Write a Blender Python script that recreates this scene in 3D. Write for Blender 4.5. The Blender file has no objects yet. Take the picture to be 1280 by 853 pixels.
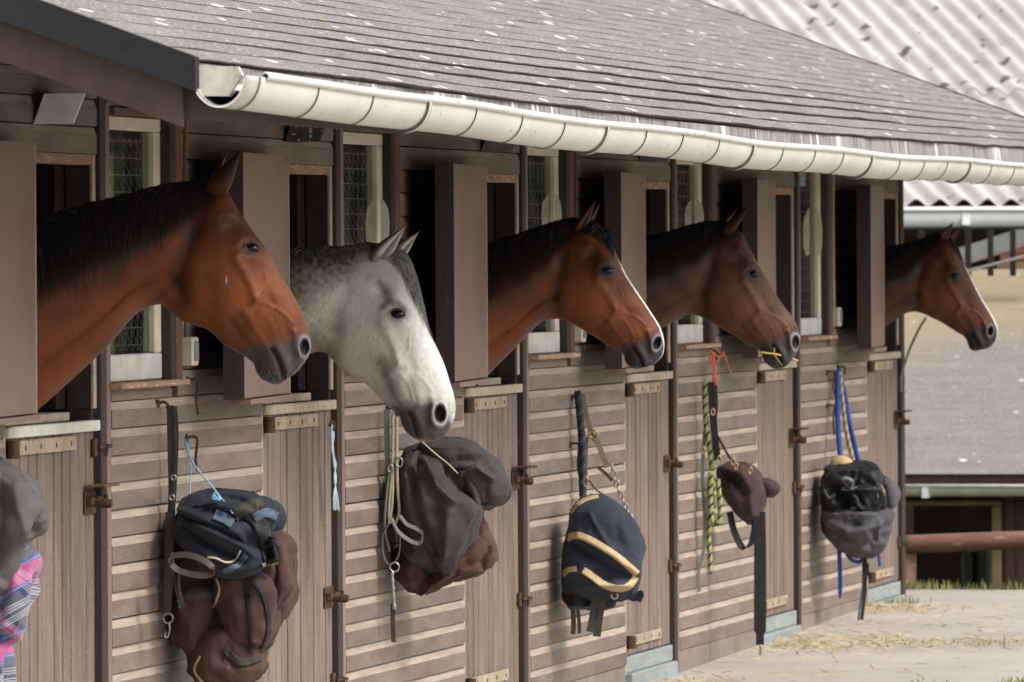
import bpy, bmesh, math, random
import numpy as np
from mathutils import Vector, noise
from mathutils.bvhtree import BVHTree
random.seed(7); rng = np.random.default_rng(7)
scene = bpy.context.scene
col = scene.collection

# ------------------------------------------------------------------ camera
# building axes: X = along the stable wall (away), Y = -outward, Z = up
FPX = 9500.0
PHI = math.atan(1971 / FPX)
Z0 = FPX / 375.0
F = np.array([math.cos(PHI), math.sin(PHI), 0.0])
R = np.array([math.sin(PHI), -math.cos(PHI), 0.0])
U = np.array([0, 0, 1.0])
ROLL = 0.0058
RC = R * math.cos(ROLL) - U * math.sin(ROLL)
UC = U * math.cos(ROLL) + R * math.sin(ROLL)
CAM = -Z0 * F - ((117 - 640) / FPX * Z0) * R
CAM[2] = 1.8898

cam = bpy.data.cameras.new('camera')
camo = bpy.data.objects.new('camera', cam)
col.objects.link(camo)
from mathutils import Matrix
m = Matrix(((RC[0], UC[0], -F[0], CAM[0]), (RC[1], UC[1], -F[1], CAM[1]), (RC[2], UC[2], -F[2], CAM[2]), (0, 0, 0, 1)))
camo.matrix_world = m
cam.sensor_width = 36.0
cam.lens = FPX / 1280 * 36.0
cam.shift_y = -(426.5 - 324) / 1280
cam.clip_end = 2000
cam.dof.use_dof = True
cam.dof.focus_distance = 28.0
cam.dof.aperture_fstop = 10.5
scene.camera = camo

# ------------------------------------------------------------------ light
SUN_EL = math.radians(46)
SUN_AZ_DIR = np.array([-0.30, -0.954])           # horizontal direction towards the sun (X, Y)
world = bpy.data.worlds.new('World'); scene.world = world
world.use_nodes = True
nt = world.node_tree
bg = nt.nodes['Background']
sky = nt.nodes.new('ShaderNodeTexSky')
sky.sky_type = 'NISHITA'; sky.sun_disc = False
sky.sun_elevation = SUN_EL
sky.sun_rotation = math.atan2(SUN_AZ_DIR[0], SUN_AZ_DIR[1])
sky.air_density = 1.0; sky.dust_density = 4.0; sky.ozone_density = 1.0
hs = nt.nodes.new('ShaderNodeHueSaturation'); hs.inputs['Saturation'].default_value = 0.25
nt.links.new(sky.outputs[0], hs.inputs['Color'])
nt.links.new(hs.outputs[0], bg.inputs['Color'])
bg.inputs['Strength'].default_value = 0.135
sun = bpy.data.lights.new('sun', 'SUN'); sun.energy = 1.45; sun.angle = math.radians(12)
sun.color = (1.0, 0.955, 0.90)
suno = bpy.data.objects.new('sun', sun); col.objects.link(suno)
sd = Vector((SUN_AZ_DIR[0] * math.cos(SUN_EL), SUN_AZ_DIR[1] * math.cos(SUN_EL), math.sin(SUN_EL)))
suno.rotation_euler = sd.to_track_quat('Z', 'Y').to_euler()
suno.location = (0, -20, 30)
vs = scene.view_settings
vs.view_transform = 'Standard'; vs.look = 'None'; vs.gamma = 1.0; vs.use_curve_mapping = False
vs.exposure = 0.76
scene.render.resolution_x = 1024; scene.render.resolution_y = 682

# ------------------------------------------------------------------ pixel helpers
def ray(x, y):
    return F + RC * (x - 640) / FPX - UC * (y - 324) / FPX
def at(x, y, v=0.0):                     # point where the pixel meets the plane v metres in front of the wall
    d = ray(x, y); return CAM + d * ((-v - CAM[1]) / d[1])
def atu(x, y, u):                        # ... meets the plane u metres along the wall
    d = ray(x, y); return CAM + d * ((u - CAM[0]) / d[0])
def atF(x, y, Z):
    return CAM + ray(x, y) * Z
def depth_of(u, v):
    return float((np.array([u, -v, 0]) - np.array([CAM[0], CAM[1], 0])) @ F)
def atz(x, y, z):
    d = ray(x, y); return CAM + d * ((z - CAM[2]) / d[2])

# ------------------------------------------------------------------ object helpers
WL = {}                                   # world location of each object
def link(o, parent=None, wloc=(0, 0, 0)):
    col.objects.link(o)
    w = np.array(wloc, float)
    WL[o.name] = w
    if parent is not None:
        o.parent = parent
        o.location = w - WL[parent.name]
    else:
        o.location = w
    return o
def empty(name, loc, label=None, cat=None, group=None):
    o = bpy.data.objects.new(name, None); o.empty_display_size = 0.2
    link(o, None, loc); tag(o, label, cat, group); return o
def tag(o, label=None, cat=None, group=None, kind=None):
    if label: o['label'] = label
    if cat: o['category'] = cat
    if group: o['group'] = group
    if kind: o['kind'] = kind
    return o
def mesh_obj(name, verts, faces, mat, parent=None, smooth=False, uvs=None, cols=None, loc=None, mats=None, fmat=None):
    v = np.asarray(verts, float)
    c = np.array([(v[:, 0].min() + v[:, 0].max()) / 2, (v[:, 1].min() + v[:, 1].max()) / 2, v[:, 2].min()]) if loc is None else np.array(loc, float)
    me = bpy.data.meshes.new(name)
    me.from_pydata((v - c).tolist(), [], [tuple(int(i) for i in f) for f in faces])
    for mm in (mats or [mat]): me.materials.append(mm)
    if fmat is not None: me.polygons.foreach_set('material_index', fmat)
    if smooth: me.polygons.foreach_set('use_smooth', [True] * len(me.polygons))
    if uvs is not None:
        uvl = me.uv_layers.new(name='UVMap')
        li = np.zeros(len(me.loops), dtype=np.int32); me.loops.foreach_get('vertex_index', li)
        uvl.data.foreach_set('uv', np.asarray(uvs, float)[li].ravel())
    if cols is not None:
        a = me.color_attributes.new('coat', 'FLOAT_COLOR', 'POINT')
        cc = np.ones((len(v), 4)); cc[:, :3] = cols
        a.data.foreach_set('color', cc.ravel())
    me.update()
    o = bpy.data.objects.new(name, me)
    return link(o, parent, c)
def instance(name, me, parent, wloc, rot=None):
    o = bpy.data.objects.new(name, me)
    link(o, parent, wloc)
    if rot: o.rotation_euler = rot
    return o
class MB:
    """collects boxes, prisms, tubes in building coordinates (u, v outward, z)"""
    def __init__(s): s.v = []; s.f = []
    def add(s, vs, fs):
        n = len(s.v); s.v += [tuple(p) for p in vs]; s.f += [tuple(i + n for i in f) for f in fs]; return s
    def box(s, u0, u1, v0, v1, z0, z1, bev=0.0):
        bm = bmesh.new()
        g = bmesh.ops.create_cube(bm, size=1.0)
        for q in bm.verts:
            q.co = ((u0 + u1) / 2 + q.co.x * (u1 - u0), -(v0 + v1) / 2 + q.co.y * (v1 - v0), (z0 + z1) / 2 + q.co.z * (z1 - z0))
        if bev > 0:
            bmesh.ops.bevel(bm, geom=bm.edges[:], offset=bev, segments=1, affect='EDGES')
        bm.verts.index_update()
        s.add([tuple(q.co) for q in bm.verts], [[q.index for q in f.verts] for f in bm.faces]); bm.free(); return s
    def prism(s, prof, u0, u1):            # prof: (v, z) closed polygon, extruded along u
        n = len(prof)
        a = [(u0, -p[0], p[1]) for p in prof] + [(u1, -p[0], p[1]) for p in prof]
        fs = [(i, (i + 1) % n, n + (i + 1) % n, n + i) for i in range(n)] + [tuple(range(n))[::-1], tuple(range(n, 2 * n))]
        return s.add(a, fs)
    def tube(s, pts, r, seg=8, cap=True):
        vs_, fs = tube_geo(pts, r, seg, cap); return s.add(vs_, fs)
    def build(s, name, mat, parent=None, smooth=False, loc=None):
        o = mesh_obj(name, s.v, s.f, mat, parent, smooth, loc=loc)
        bm = bmesh.new(); bm.from_mesh(o.data); bmesh.ops.recalc_face_normals(bm, faces=bm.faces[:]); bm.to_mesh(o.data); bm.free()
        return o
def smooth_pts(pts, n):                   # Catmull-Rom through control rows, n samples
    P = np.asarray(pts, float); k = len(P)
    t = np.linspace(0, k - 1, n); i = np.clip(np.floor(t).astype(int), 0, k - 2); fr = (t - i)[:, None]
    ext = np.vstack([2 * P[0] - P[1], P, 2 * P[-1] - P[-2]])
    p0, p1, p2, p3 = ext[i], ext[i + 1], ext[i + 2], ext[i + 3]
    return 0.5 * ((2 * p1) + (-p0 + p2) * fr + (2 * p0 - 5 * p1 + 4 * p2 - p3) * fr ** 2 + (-p0 + 3 * p1 - 3 * p2 + p3) * fr ** 3)
def frames(P):
    P = np.asarray(P, float)
    T = np.gradient(P, axis=0); T /= np.linalg.norm(T, axis=1)[:, None] + 1e-9
    ref = np.array([0.31, 0.2, 0.93]) if abs(T[0] @ np.array([0.31, 0.2, 0.93])) < 0.9 else np.array([1.0, 0.1, 0])
    n = np.cross(T[0], ref); n /= np.linalg.norm(n)
    N = []
    for t in T:
        n = n - t * (n @ t); n /= np.linalg.norm(n) + 1e-9; N.append(n.copy())
    N = np.array(N); return T, N, np.cross(T, N)
def tube_geo(pts, r, seg=8, cap=True):
    P = np.asarray(pts, float); T, N, B = frames(P)
    r = np.broadcast_to(np.asarray(r, float), (len(P),))
    vs_ = []
    for i in range(len(P)):
        for k in range(seg):
            a = 2 * math.pi * k / seg
            vs_.append(P[i] + (N[i] * math.cos(a) + B[i] * math.sin(a)) * r[i])
    fs = [(i * seg + k, i * seg + (k + 1) % seg, (i + 1) * seg + (k + 1) % seg, (i + 1) * seg + k) for i in range(len(P) - 1) for k in range(seg)]
    if cap: fs += [tuple(range(seg))[::-1], tuple(range((len(P) - 1) * seg, len(P) * seg))]
    return vs_, fs
def strap_geo(pts, width, thick, wdir=None):
    """flat strap along pts; width direction wdir (per point or one), thickness across"""
    P = np.asarray(pts, float); T, N, B = frames(P)
    n = len(P); vs_ = []
    W = np.broadcast_to(np.asarray(RC if wdir is None else wdir, float), P.shape)
    wd = np.broadcast_to(np.asarray(width, float), (n,))
    for i in range(n):
        w = W[i] - T[i] * (W[i] @ T[i]); w /= np.linalg.norm(w) + 1e-9
        h = np.cross(T[i], w)
        for a, b in ((-1, -1), (1, -1), (1, 1), (-1, 1)):
            vs_.append(P[i] + w * a * wd[i] / 2 + h * b * thick / 2)
    fs = [(i * 4 + k, i * 4 + (k + 1) % 4, (i + 1) * 4 + (k + 1) % 4, (i + 1) * 4 + k) for i in range(n - 1) for k in range(4)]
    fs += [(3, 2, 1, 0), tuple((n - 1) * 4 + k for k in range(4))]
    return vs_, fs
def poly_dist(X, Y, poly):
    """distance to a polyline and signed side"""
    P = np.asarray(poly, float); best = np.full(X.shape, 1e9); side = np.zeros(X.shape)
    for a, b in zip(P[:-1], P[1:]):
        d = b - a; L = d @ d + 1e-9
        t = np.clip(((X - a[0]) * d[0] + (Y - a[1]) * d[1]) / L, 0, 1)
        dx = X - (a[0] + d[0] * t); dy = Y - (a[1] + d[1] * t)
        dd = np.hypot(dx, dy); s = np.sign(d[0] * dy - d[1] * dx)
        mk = dd < best; best = np.where(mk, dd, best); side = np.where(mk, s, side)
    return best, side

# ------------------------------------------------------------------ materials
def mat(name, c1, c2=None, rough=0.6, scale=6.0, bump=0.0, bscale=40.0, detail=5.0, spec=0.3, metal=0.0, stretch=None,
        speck=None, speck_scale=60.0, speck_amt=0.62, rnd=0.0, sheen=0.0, coord='Object'):
    m = bpy.data.materials.new(name); m.use_nodes = True
    n = m.node_tree.nodes; l = m.node_tree.links; b = n['Principled BSDF']
    b.inputs['Roughness'].default_value = rough; b.inputs['Metallic'].default_value = metal
    b.inputs['Specular IOR Level'].default_value = spec
    if sheen: b.inputs['Sheen Weight'].default_value = sheen; b.inputs['Sheen Roughness'].default_value = 0.5
    tc = n.new('ShaderNodeTexCoord'); src = tc.outputs[coord]
    oi = n.new('ShaderNodeObjectInfo')
    if coord == 'Object':
        ad = n.new('ShaderNodeVectorMath'); ad.operation = 'ADD'; l.new(src, ad.inputs[0])
        sc_ = n.new('ShaderNodeVectorMath'); sc_.operation = 'SCALE'; sc_.inputs[0].default_value = (37, 11, 23)
        l.new(oi.outputs['Random'], sc_.inputs['Scale']); l.new(sc_.outputs[0], ad.inputs[1]); src = ad.outputs[0]
    if stretch:
        mp = n.new('ShaderNodeMapping'); mp.inputs['Scale'].default_value = stretch; l.new(src, mp.inputs[0]); src = mp.outputs[0]
    c2 = c2 or tuple(x * 0.7 for x in c1)
    nz = n.new('ShaderNodeTexNoise'); nz.inputs['Scale'].default_value = scale; nz.inputs['Detail'].default_value = detail
    nz.inputs['Roughness'].default_value = 0.62
    l.new(src, nz.inputs['Vector'])
    cr = n.new('ShaderNodeValToRGB'); cr.color_ramp.elements[0].position = 0.32; cr.color_ramp.elements[1].position = 0.68
    cr.color_ramp.elements[0].color = (*c2, 1); cr.color_ramp.elements[1].color = (*c1, 1)
    l.new(nz.outputs['Fac'], cr.inputs[0]); out = cr.outputs[0]
    if rnd:
        mr = n.new('ShaderNodeMapRange'); mr.inputs['To Min'].default_value = 1 - rnd; mr.inputs['To Max'].default_value = 1 + rnd
        l.new(oi.outputs['Random'], mr.inputs['Value'])
        mx = n.new('ShaderNodeMix'); mx.data_type = 'RGBA'; mx.blend_type = 'MULTIPLY'; mx.inputs['Factor'].default_value = 1
        cb = n.new('ShaderNodeCombineColor')
        for k in range(3): l.new(mr.outputs[0], cb.inputs[k])
        l.new(out, mx.inputs['A']); l.new(cb.outputs[0], mx.inputs['B']); out = mx.outputs['Result']
    if speck:
        vo = n.new('ShaderNodeTexNoise'); vo.inputs['Scale'].default_value = speck_scale; vo.inputs['Detail'].default_value = 3
        l.new(src, vo.inputs['Vector'])
        r2 = n.new('ShaderNodeValToRGB'); r2.color_ramp.elements[0].position = speck_amt; r2.color_ramp.elements[1].position = speck_amt + 0.05
        l.new(vo.outputs['Fac'], r2.inputs[0])
        mx = n.new('ShaderNodeMix'); mx.data_type = 'RGBA'; l.new(r2.outputs[0], mx.inputs['Factor'])
        l.new(out, mx.inputs['A']); mx.inputs['B'].default_value = (*speck, 1); out = mx.outputs['Result']
    l.new(out, b.inputs['Base Color'])
    if bump:
        n2 = n.new('ShaderNodeTexNoise'); n2.inputs['Scale'].default_value = bscale; n2.inputs['Detail'].default_value = 6
        l.new(src, n2.inputs['Vector'])
        bp = n.new('ShaderNodeBump'); bp.inputs['Strength'].default_value = min(bump, 1.0); bp.inputs['Distance'].default_value = 0.004
        l.new(n2.outputs['Fac'], bp.inputs['Height']); l.new(bp.outputs[0], b.inputs['Normal'])
    return m
M = {}
M['siding'] = mat('brown_siding_paint', (0.216, 0.167, 0.138), (0.128, 0.097, 0.081), rough=0.62, scale=3.0, detail=8, stretch=(1, 4, 4), bump=0.35, bscale=30, rnd=0.12, speck=(0.38, 0.33, 0.28), speck_scale=80, speck_amt=0.63)
M['door'] = mat('brown_door_paint', (0.216, 0.164, 0.134), (0.128, 0.095, 0.078), rough=0.6, scale=4, detail=8, stretch=(4, 4, 0.7), bump=0.35, bscale=30, rnd=0.13, speck=(0.40, 0.34, 0.29), speck_scale=100, speck_amt=0.635)
M['shutter'] = mat('brown_shutter_paint', (0.235, 0.158, 0.130), (0.19, 0.126, 0.104), rough=0.55, scale=2.2, bump=0.15, bscale=25, rnd=0.06, speck=(0.34, 0.28, 0.24), speck_scale=60, speck_amt=0.67)
M['post'] = mat('dark_brown_post', (0.055, 0.037, 0.030), (0.035, 0.024, 0.020), rough=0.7, scale=5, stretch=(4, 4, 0.6), bump=0.3, rnd=0.1, speck=(0.2, 0.09, 0.05), speck_scale=50, speck_amt=0.68)
M['casing'] = mat('red_brown_casing', (0.16, 0.085, 0.055), (0.09, 0.05, 0.036), rough=0.65, scale=6, stretch=(4, 4, 0.6), bump=0.3, speck=(0.33, 0.2, 0.12), speck_scale=60, speck_amt=0.66)
M['pale'] = mat('worn_pale_wood', (0.50, 0.43, 0.34), (0.34, 0.27, 0.20), rough=0.7, scale=8, stretch=(3, 3, 3), bump=0.4, speck=(0.16, 0.11, 0.08), speck_scale=40, speck_amt=0.66)
M['cream'] = mat('cream_frame_paint', (0.74, 0.69, 0.56), (0.58, 0.52, 0.39), rough=0.5, scale=9, bump=0.2)
M['white_rail'] = mat('chalky_white_paint', (0.68, 0.66, 0.61), (0.5, 0.48, 0.43), rough=0.6, scale=9, bump=0.2)
M['sill'] = mat('weathered_sill', (0.42, 0.27, 0.18), (0.24, 0.15, 0.10), rough=0.75, scale=9, stretch=(0.6, 4, 4), bump=0.5, speck=(0.55, 0.47, 0.38), speck_scale=30, speck_amt=0.6)
M['hinge'] = mat('tan_hinge_plate', (0.44, 0.35, 0.25), (0.27, 0.20, 0.14), rough=0.6, scale=12, bump=0.3, speck=(0.15, 0.09, 0.06), speck_scale=40, speck_amt=0.63)
M['rust'] = mat('rusty_iron', (0.11, 0.058, 0.036), (0.05, 0.03, 0.022), rough=0.75, scale=30, bump=0.6, bscale=90, metal=0.3, speck=(0.22, 0.15, 0.10), speck_scale=70, speck_amt=0.68)
M['steel'] = mat('dull_steel', (0.42, 0.41, 0.39), (0.25, 0.24, 0.22), rough=0.35, scale=30, metal=0.9)
M['brass'] = mat('dull_brass', (0.5, 0.4, 0.2), (0.3, 0.22, 0.1), rough=0.4, scale=30, metal=0.9)
M['kick'] = mat('blue_grey_kickboard', (0.30, 0.33, 0.325), (0.21, 0.225, 0.215), rough=0.7, scale=6, stretch=(0.6, 4, 4), bump=0.4, speck=(0.2, 0.17, 0.14), speck_scale=30, speck_amt=0.64)
M['plinth'] = mat('brown_plinth', (0.24, 0.20, 0.17), (0.16, 0.13, 0.11), rough=0.85, scale=5, bump=0.5)
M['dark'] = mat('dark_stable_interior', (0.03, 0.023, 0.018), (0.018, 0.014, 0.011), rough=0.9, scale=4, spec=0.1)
M['inwood'] = mat('grey_green_inner_plank', (0.085, 0.085, 0.066), (0.05, 0.05, 0.04), rough=0.8, scale=6, stretch=(3, 3, 0.5), bump=0.3)
M['soffit'] = mat('brown_soffit', (0.085, 0.06, 0.048), (0.06, 0.043, 0.034), rough=0.8, scale=4)
M['barge'] = mat('brown_bargeboard', (0.105, 0.072, 0.055), (0.075, 0.05, 0.04), rough=0.7, scale=4, stretch=(1, 3, 3), bump=0.2)
M['felt'] = mat('dark_verge_felt', (0.030, 0.030, 0.031), (0.018, 0.018, 0.019), rough=0.75, scale=5, bump=0.3, speck=(0.09, 0.085, 0.08), speck_scale=20, speck_amt=0.68)
M['gutter'] = mat('cream_white_plastic', (0.70, 0.685, 0.64), (0.58, 0.56, 0.51), rough=0.38, scale=2.5, detail=9, spec=0.5, bump=0.06, speck=(0.34, 0.32, 0.27), speck_scale=22, speck_amt=0.66)
M['bracket'] = mat('dark_bracket', (0.16, 0.15, 0.135), (0.09, 0.085, 0.075), rough=0.5, scale=20, metal=0.4)
M['lime'] = mat('lime_crusted_board', (0.72, 0.71, 0.64), (0.5, 0.5, 0.40), rough=0.8, scale=18, bump=0.4, speck=(0.35, 0.37, 0.16), speck_scale=25, speck_amt=0.63)
M['debris'] = mat('gutter_debris', (0.10, 0.09, 0.07), (0.03, 0.028, 0.022), rough=0.95, scale=60, bump=0.8)
M['plastic_white'] = mat('yellowed_white_plastic', (0.62, 0.58, 0.46), (0.5, 0.45, 0.33), rough=0.45, scale=12)
M['plastic_grey'] = mat('grey_plastic', (0.22, 0.23, 0.24), (0.16, 0.165, 0.17), rough=0.5, scale=12)
M['lampw'] = mat('silvery_lamp_face', (0.78, 0.76, 0.73), (0.62, 0.60, 0.57), rough=0.4, scale=14, bump=0.2, bscale=120)
M['lampd'] = mat('mouldy_lamp_face', (0.10, 0.10, 0.095), (0.045, 0.045, 0.042), rough=0.7, scale=40, speck=(0.5, 0.49, 0.46), speck_scale=45, speck_amt=0.60)
M['lampg'] = mat('grey_lamp_face', (0.20, 0.20, 0.20), (0.13, 0.13, 0.13), rough=0.6, scale=20, speck=(0.42, 0.41, 0.39), speck_scale=40, speck_amt=0.66)
M['black'] = mat('plain_black', (0.02, 0.018, 0.016), rough=0.8)  # one even black for lamp housings, the last lamp face and the bead end
M['wire'] = mat('galvanised_wire', (0.5, 0.5, 0.48), (0.4, 0.4, 0.38), rough=0.5, metal=0.6)

def stained_mat():
    """siding paint with a brushed-on patch of black tar, soft at its near end"""
    m = M['siding'].copy(); m.name = 'tarred_siding_paint'
    n = m.node_tree.nodes; l = m.node_tree.links; b = n['Principled BSDF']
    src = b.inputs['Base Color'].links[0].from_socket
    tc = n.new('ShaderNodeTexCoord'); sp = n.new('ShaderNodeSeparateXYZ'); l.new(tc.outputs['Object'], sp.inputs[0])
    nz = n.new('ShaderNodeTexNoise'); nz.inputs['Scale'].default_value = 4; nz.inputs['Detail'].default_value = 3
    l.new(tc.outputs['Object'], nz.inputs['Vector'])
    a = n.new('ShaderNodeMath'); a.operation = 'MULTIPLY_ADD'; a.inputs[1].default_value = 0.22; l.new(nz.outputs['Fac'], a.inputs[0]); l.new(sp.outputs['X'], a.inputs[2])
    r = n.new('ShaderNodeMapRange'); r.interpolation_type = 'SMOOTHSTEP'; r.inputs['From Min'].default_value = 0.19; r.inputs['From Max'].default_value = 0.40
    r.inputs['To Max'].default_value = 0.97
    l.new(a.outputs[0], r.inputs['Value'])
    mx = n.new('ShaderNodeMix'); mx.data_type = 'RGBA'; l.new(r.outputs[0], mx.inputs['Factor']); l.new(src, mx.inputs['A'])
    mx.inputs['B'].default_value = (0.006, 0.006, 0.006, 1); l.new(mx.outputs['Result'], b.inputs['Base Color'])
    return m
M['tarred'] = stained_mat()
M['ledge'] = mat('sky_lit_board_top', (0.40, 0.325, 0.265), (0.26, 0.205, 0.165), rough=0.8, scale=7, stretch=(0.5, 6, 6), detail=6, rnd=0.08)  # sky light on the sloped board tops, painted in as a paler colour
def tar_copy(base, name):
    global M
    keep = M['siding']; M['siding'] = M[base]; m = stained_mat(); M['siding'] = keep; m.name = name; return m
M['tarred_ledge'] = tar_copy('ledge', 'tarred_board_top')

def glass_mat():
    m = bpy.data.materials.new('dusty_window_glass'); m.use_nodes = True
    n = m.node_tree.nodes; l = m.node_tree.links; n.remove(n['Principled BSDF'])
    t = n.new('ShaderNodeBsdfTransparent'); t.inputs[0].default_value = (0.86, 0.88, 0.86, 1)
    g = n.new('ShaderNodeBsdfGlossy'); g.inputs['Roughness'].default_value = 0.06
    d = n.new('ShaderNodeBsdfDiffuse'); d.inputs[0].default_value = (0.3, 0.29, 0.26, 1)
    tc = n.new('ShaderNodeTexCoord'); nz = n.new('ShaderNodeTexNoise'); nz.inputs['Scale'].default_value = 3; l.new(tc.outputs['Object'], nz.inputs['Vector'])
    a = n.new('ShaderNodeMixShader'); a.inputs[0].default_value = 0.10; l.new(t.outputs[0], a.inputs[1]); l.new(g.outputs[0], a.inputs[2])
    mr = n.new('ShaderNodeMapRange'); mr.inputs['From Min'].default_value = 0.4; mr.inputs['From Max'].default_value = 0.8; mr.inputs['To Max'].default_value = 0.16
    l.new(nz.outputs['Fac'], mr.inputs['Value'])
    c = n.new('ShaderNodeMixShader'); l.new(mr.outputs[0], c.inputs[0]); l.new(a.outputs[0], c.inputs[1]); l.new(d.outputs[0], c.inputs[2])
    l.new(c.outputs[0], n['Material Output'].inputs['Surface'])
    return m
M['glass'] = glass_mat()

def shingle_mat(name, base, dark, keep, lichen=(0.66, 0.64, 0.60), vscale=8.5, warm=None, squash=1.0):
    m = mat(name, base, dark, rough=0.9, scale=1.3, detail=8, bump=0.8, bscale=220, spec=0.15)
    n = m.node_tree.nodes; l = m.node_tree.links; b = n['Principled BSDF']
    src = b.inputs['Base Color'].links[0].from_socket
    geo = n.new('ShaderNodeNewGeometry')
    def over(src, fac, colr):
        mx = n.new('ShaderNodeMix'); mx.data_type = 'RGBA'; l.new(fac, mx.inputs['Factor']); l.new(src, mx.inputs['A']); mx.inputs['B'].default_value = (*colr, 1); return mx.outputs['Result']
    def grain(src, scale, lo, colr, dt=1):
        v = n.new('ShaderNodeTexNoise'); v.inputs['Scale'].default_value = scale; v.inputs['Detail'].default_value = dt
        gm = n.new('ShaderNodeMapping'); gm.inputs['Scale'].default_value = (squash, 1, 1); l.new(geo.outputs['Position'], gm.inputs[0]); l.new(gm.outputs[0], v.inputs['Vector'])
        r = n.new('ShaderNodeValToRGB'); r.color_ramp.elements[0].position = lo; r.color_ramp.elements[1].position = lo + 0.05
        l.new(v.outputs['Fac'], r.inputs[0]); return over(src, r.outputs[0], colr)
    def spots(src, scale, keep, rad, colr, off=0.0):
        mp = n.new('ShaderNodeMapping'); mp.inputs['Location'].default_value = (off, off, off); mp.inputs['Scale'].default_value = (squash, 1, 1); l.new(geo.outputs['Position'], mp.inputs[0])
        w = n.new('ShaderNodeTexNoise'); w.inputs['Scale'].default_value = 40; l.new(mp.outputs[0], w.inputs['Vector'])
        ad = n.new('ShaderNodeVectorMath'); ad.operation = 'MULTIPLY_ADD'; ad.inputs[1].default_value = (0.03, 0.03, 0.03); l.new(w.outputs['Color'], ad.inputs[0]); l.new(mp.outputs[0], ad.inputs[2])
        v = n.new('ShaderNodeTexVoronoi'); v.inputs['Scale'].default_value = scale; l.new(ad.outputs[0], v.inputs['Vector'])
        sp = n.new('ShaderNodeSeparateColor'); l.new(v.outputs['Color'], sp.inputs[0])
        k = n.new('ShaderNodeMath'); k.operation = 'GREATER_THAN'; k.inputs[1].default_value = keep; l.new(sp.outputs[0], k.inputs[0])
        rr = n.new('ShaderNodeMath'); rr.operation = 'MULTIPLY'; rr.inputs[1].default_value = rad; l.new(sp.outputs[1], rr.inputs[0])
        d = n.new('ShaderNodeMath'); d.operation = 'LESS_THAN'; l.new(v.outputs['Distance'], d.inputs[0]); l.new(rr.outputs[0], d.inputs[1])
        f = n.new('ShaderNodeMath'); f.operation = 'MULTIPLY'; l.new(k.outputs[0], f.inputs[0]); l.new(d.outputs[0], f.inputs[1])
        return over(src, f.outputs[0], colr)
    if warm: src = grain(src, 0.5, 0.5, warm, 6)
    src = grain(src, 150, 0.60, tuple(x * 0.45 for x in base))
    src = grain(src, 120, 0.61, tuple(min(1, x * 1.6) for x in base))
    src = spots(src, vscale, keep, 0.48, lichen)
    src = spots(src, vscale * 2.2, keep + 0.03, 0.40, tuple(x * .8 for x in lichen), 3.3)
    src = spots(src, vscale * 0.9, 0.975, 0.25, (0.50, 0.34, 0.12), 7.1)
    l.new(src, b.inputs['Base Color'])
    return m
M['shingle'] = shingle_mat('grey_mineral_felt', (0.258, 0.243, 0.232), (0.185, 0.171, 0.163), 0.88, vscale=19.0, squash=0.30)
M['apron'] = mat('limed_eaves_apron', (0.36, 0.35, 0.33), (0.11, 0.105, 0.098), rough=0.85, scale=26, stretch=(1.0, 1.0, 0.10), detail=8, speck=(0.66, 0.65, 0.61), speck_scale=6, speck_amt=0.60)
M['felt_edge'] = mat('bitumen_cut_edge', (0.06, 0.055, 0.052), (0.025, 0.024, 0.023), rough=0.95, scale=20)
# ================================================================== THE STABLE
BAY = 3.487
U_NEAR, U_FAR = -2.55, 17.60
V_E, Z_E, SL = 1.008, 2.485, 0.365           # eaves edge and roof slope
RU0, RU1 = -2.60, 19.45                       # roof verges
V_RIDGE = -2.3
def roof_z(v): return Z_E + SL * (V_E - v)
stable = empty('stable_building', (7.5, 0, 0), 'long brown weatherboarded stable block with grey shingle roof and white gutter', 'stable')

# ---- ground structures first
M['concrete'] = mat('pale_yard_concrete', (0.45, 0.415, 0.37), (0.33, 0.30, 0.262), rough=0.9, scale=1.1, detail=8, bump=0.5, bscale=60, speck=(0.24, 0.2, 0.15), speck_scale=9, speck_amt=0.66)
M['soil'] = mat('grassy_bank', (0.10, 0.12, 0.045), (0.07, 0.075, 0.035), rough=0.95, scale=2, bump=0.6)
def ground_sheet(name, us, vs_, zf, m):
    V = [(u, -v, zf(u, v)) for u in us for v in vs_]; nv = len(vs_)
    Fc = [(i * nv + j, (i + 1) * nv + j, (i + 1) * nv + j + 1, i * nv + j + 1) for i in range(len(us) - 1) for j in range(nv - 1)]
    o = mesh_obj(name, V, Fc, m, smooth=True); tag(o, kind='structure'); return o
CREST = 18.6
def yard_z(u, v):
    return -0.0035 * max(0, 17 - u) * 2.2 + 0.012 * noise.noise((u * 0.35, v * 0.35, 1.0)) - 0.01
ground_sheet('yard', np.concatenate([np.linspace(-30, 5, 15), np.linspace(6, CREST, 60)]), np.concatenate([np.linspace(-6, 0, 6), np.linspace(0.3, 9, 40), np.linspace(10, 40, 8)]), yard_z, M['concrete'])
def bank_z(u, v):
    if u < CREST: return -0.6
    t = min(1, (u - CREST) / 4.5); s = t * t * (3 - 2 * t)
    return -0.03 - 2.0 * s + 0.04 * noise.noise((u * 0.8, v * 0.8, 3.0))
ground_sheet('terrain', np.concatenate([[-400, CREST - 0.05], np.linspace(CREST, CREST + 5, 22), [40, 80, 200, 900]]), np.concatenate([[-700, -100, -30], np.linspace(-8, 30, 40), [100, 700]]), bank_z, M['soil'])

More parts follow.
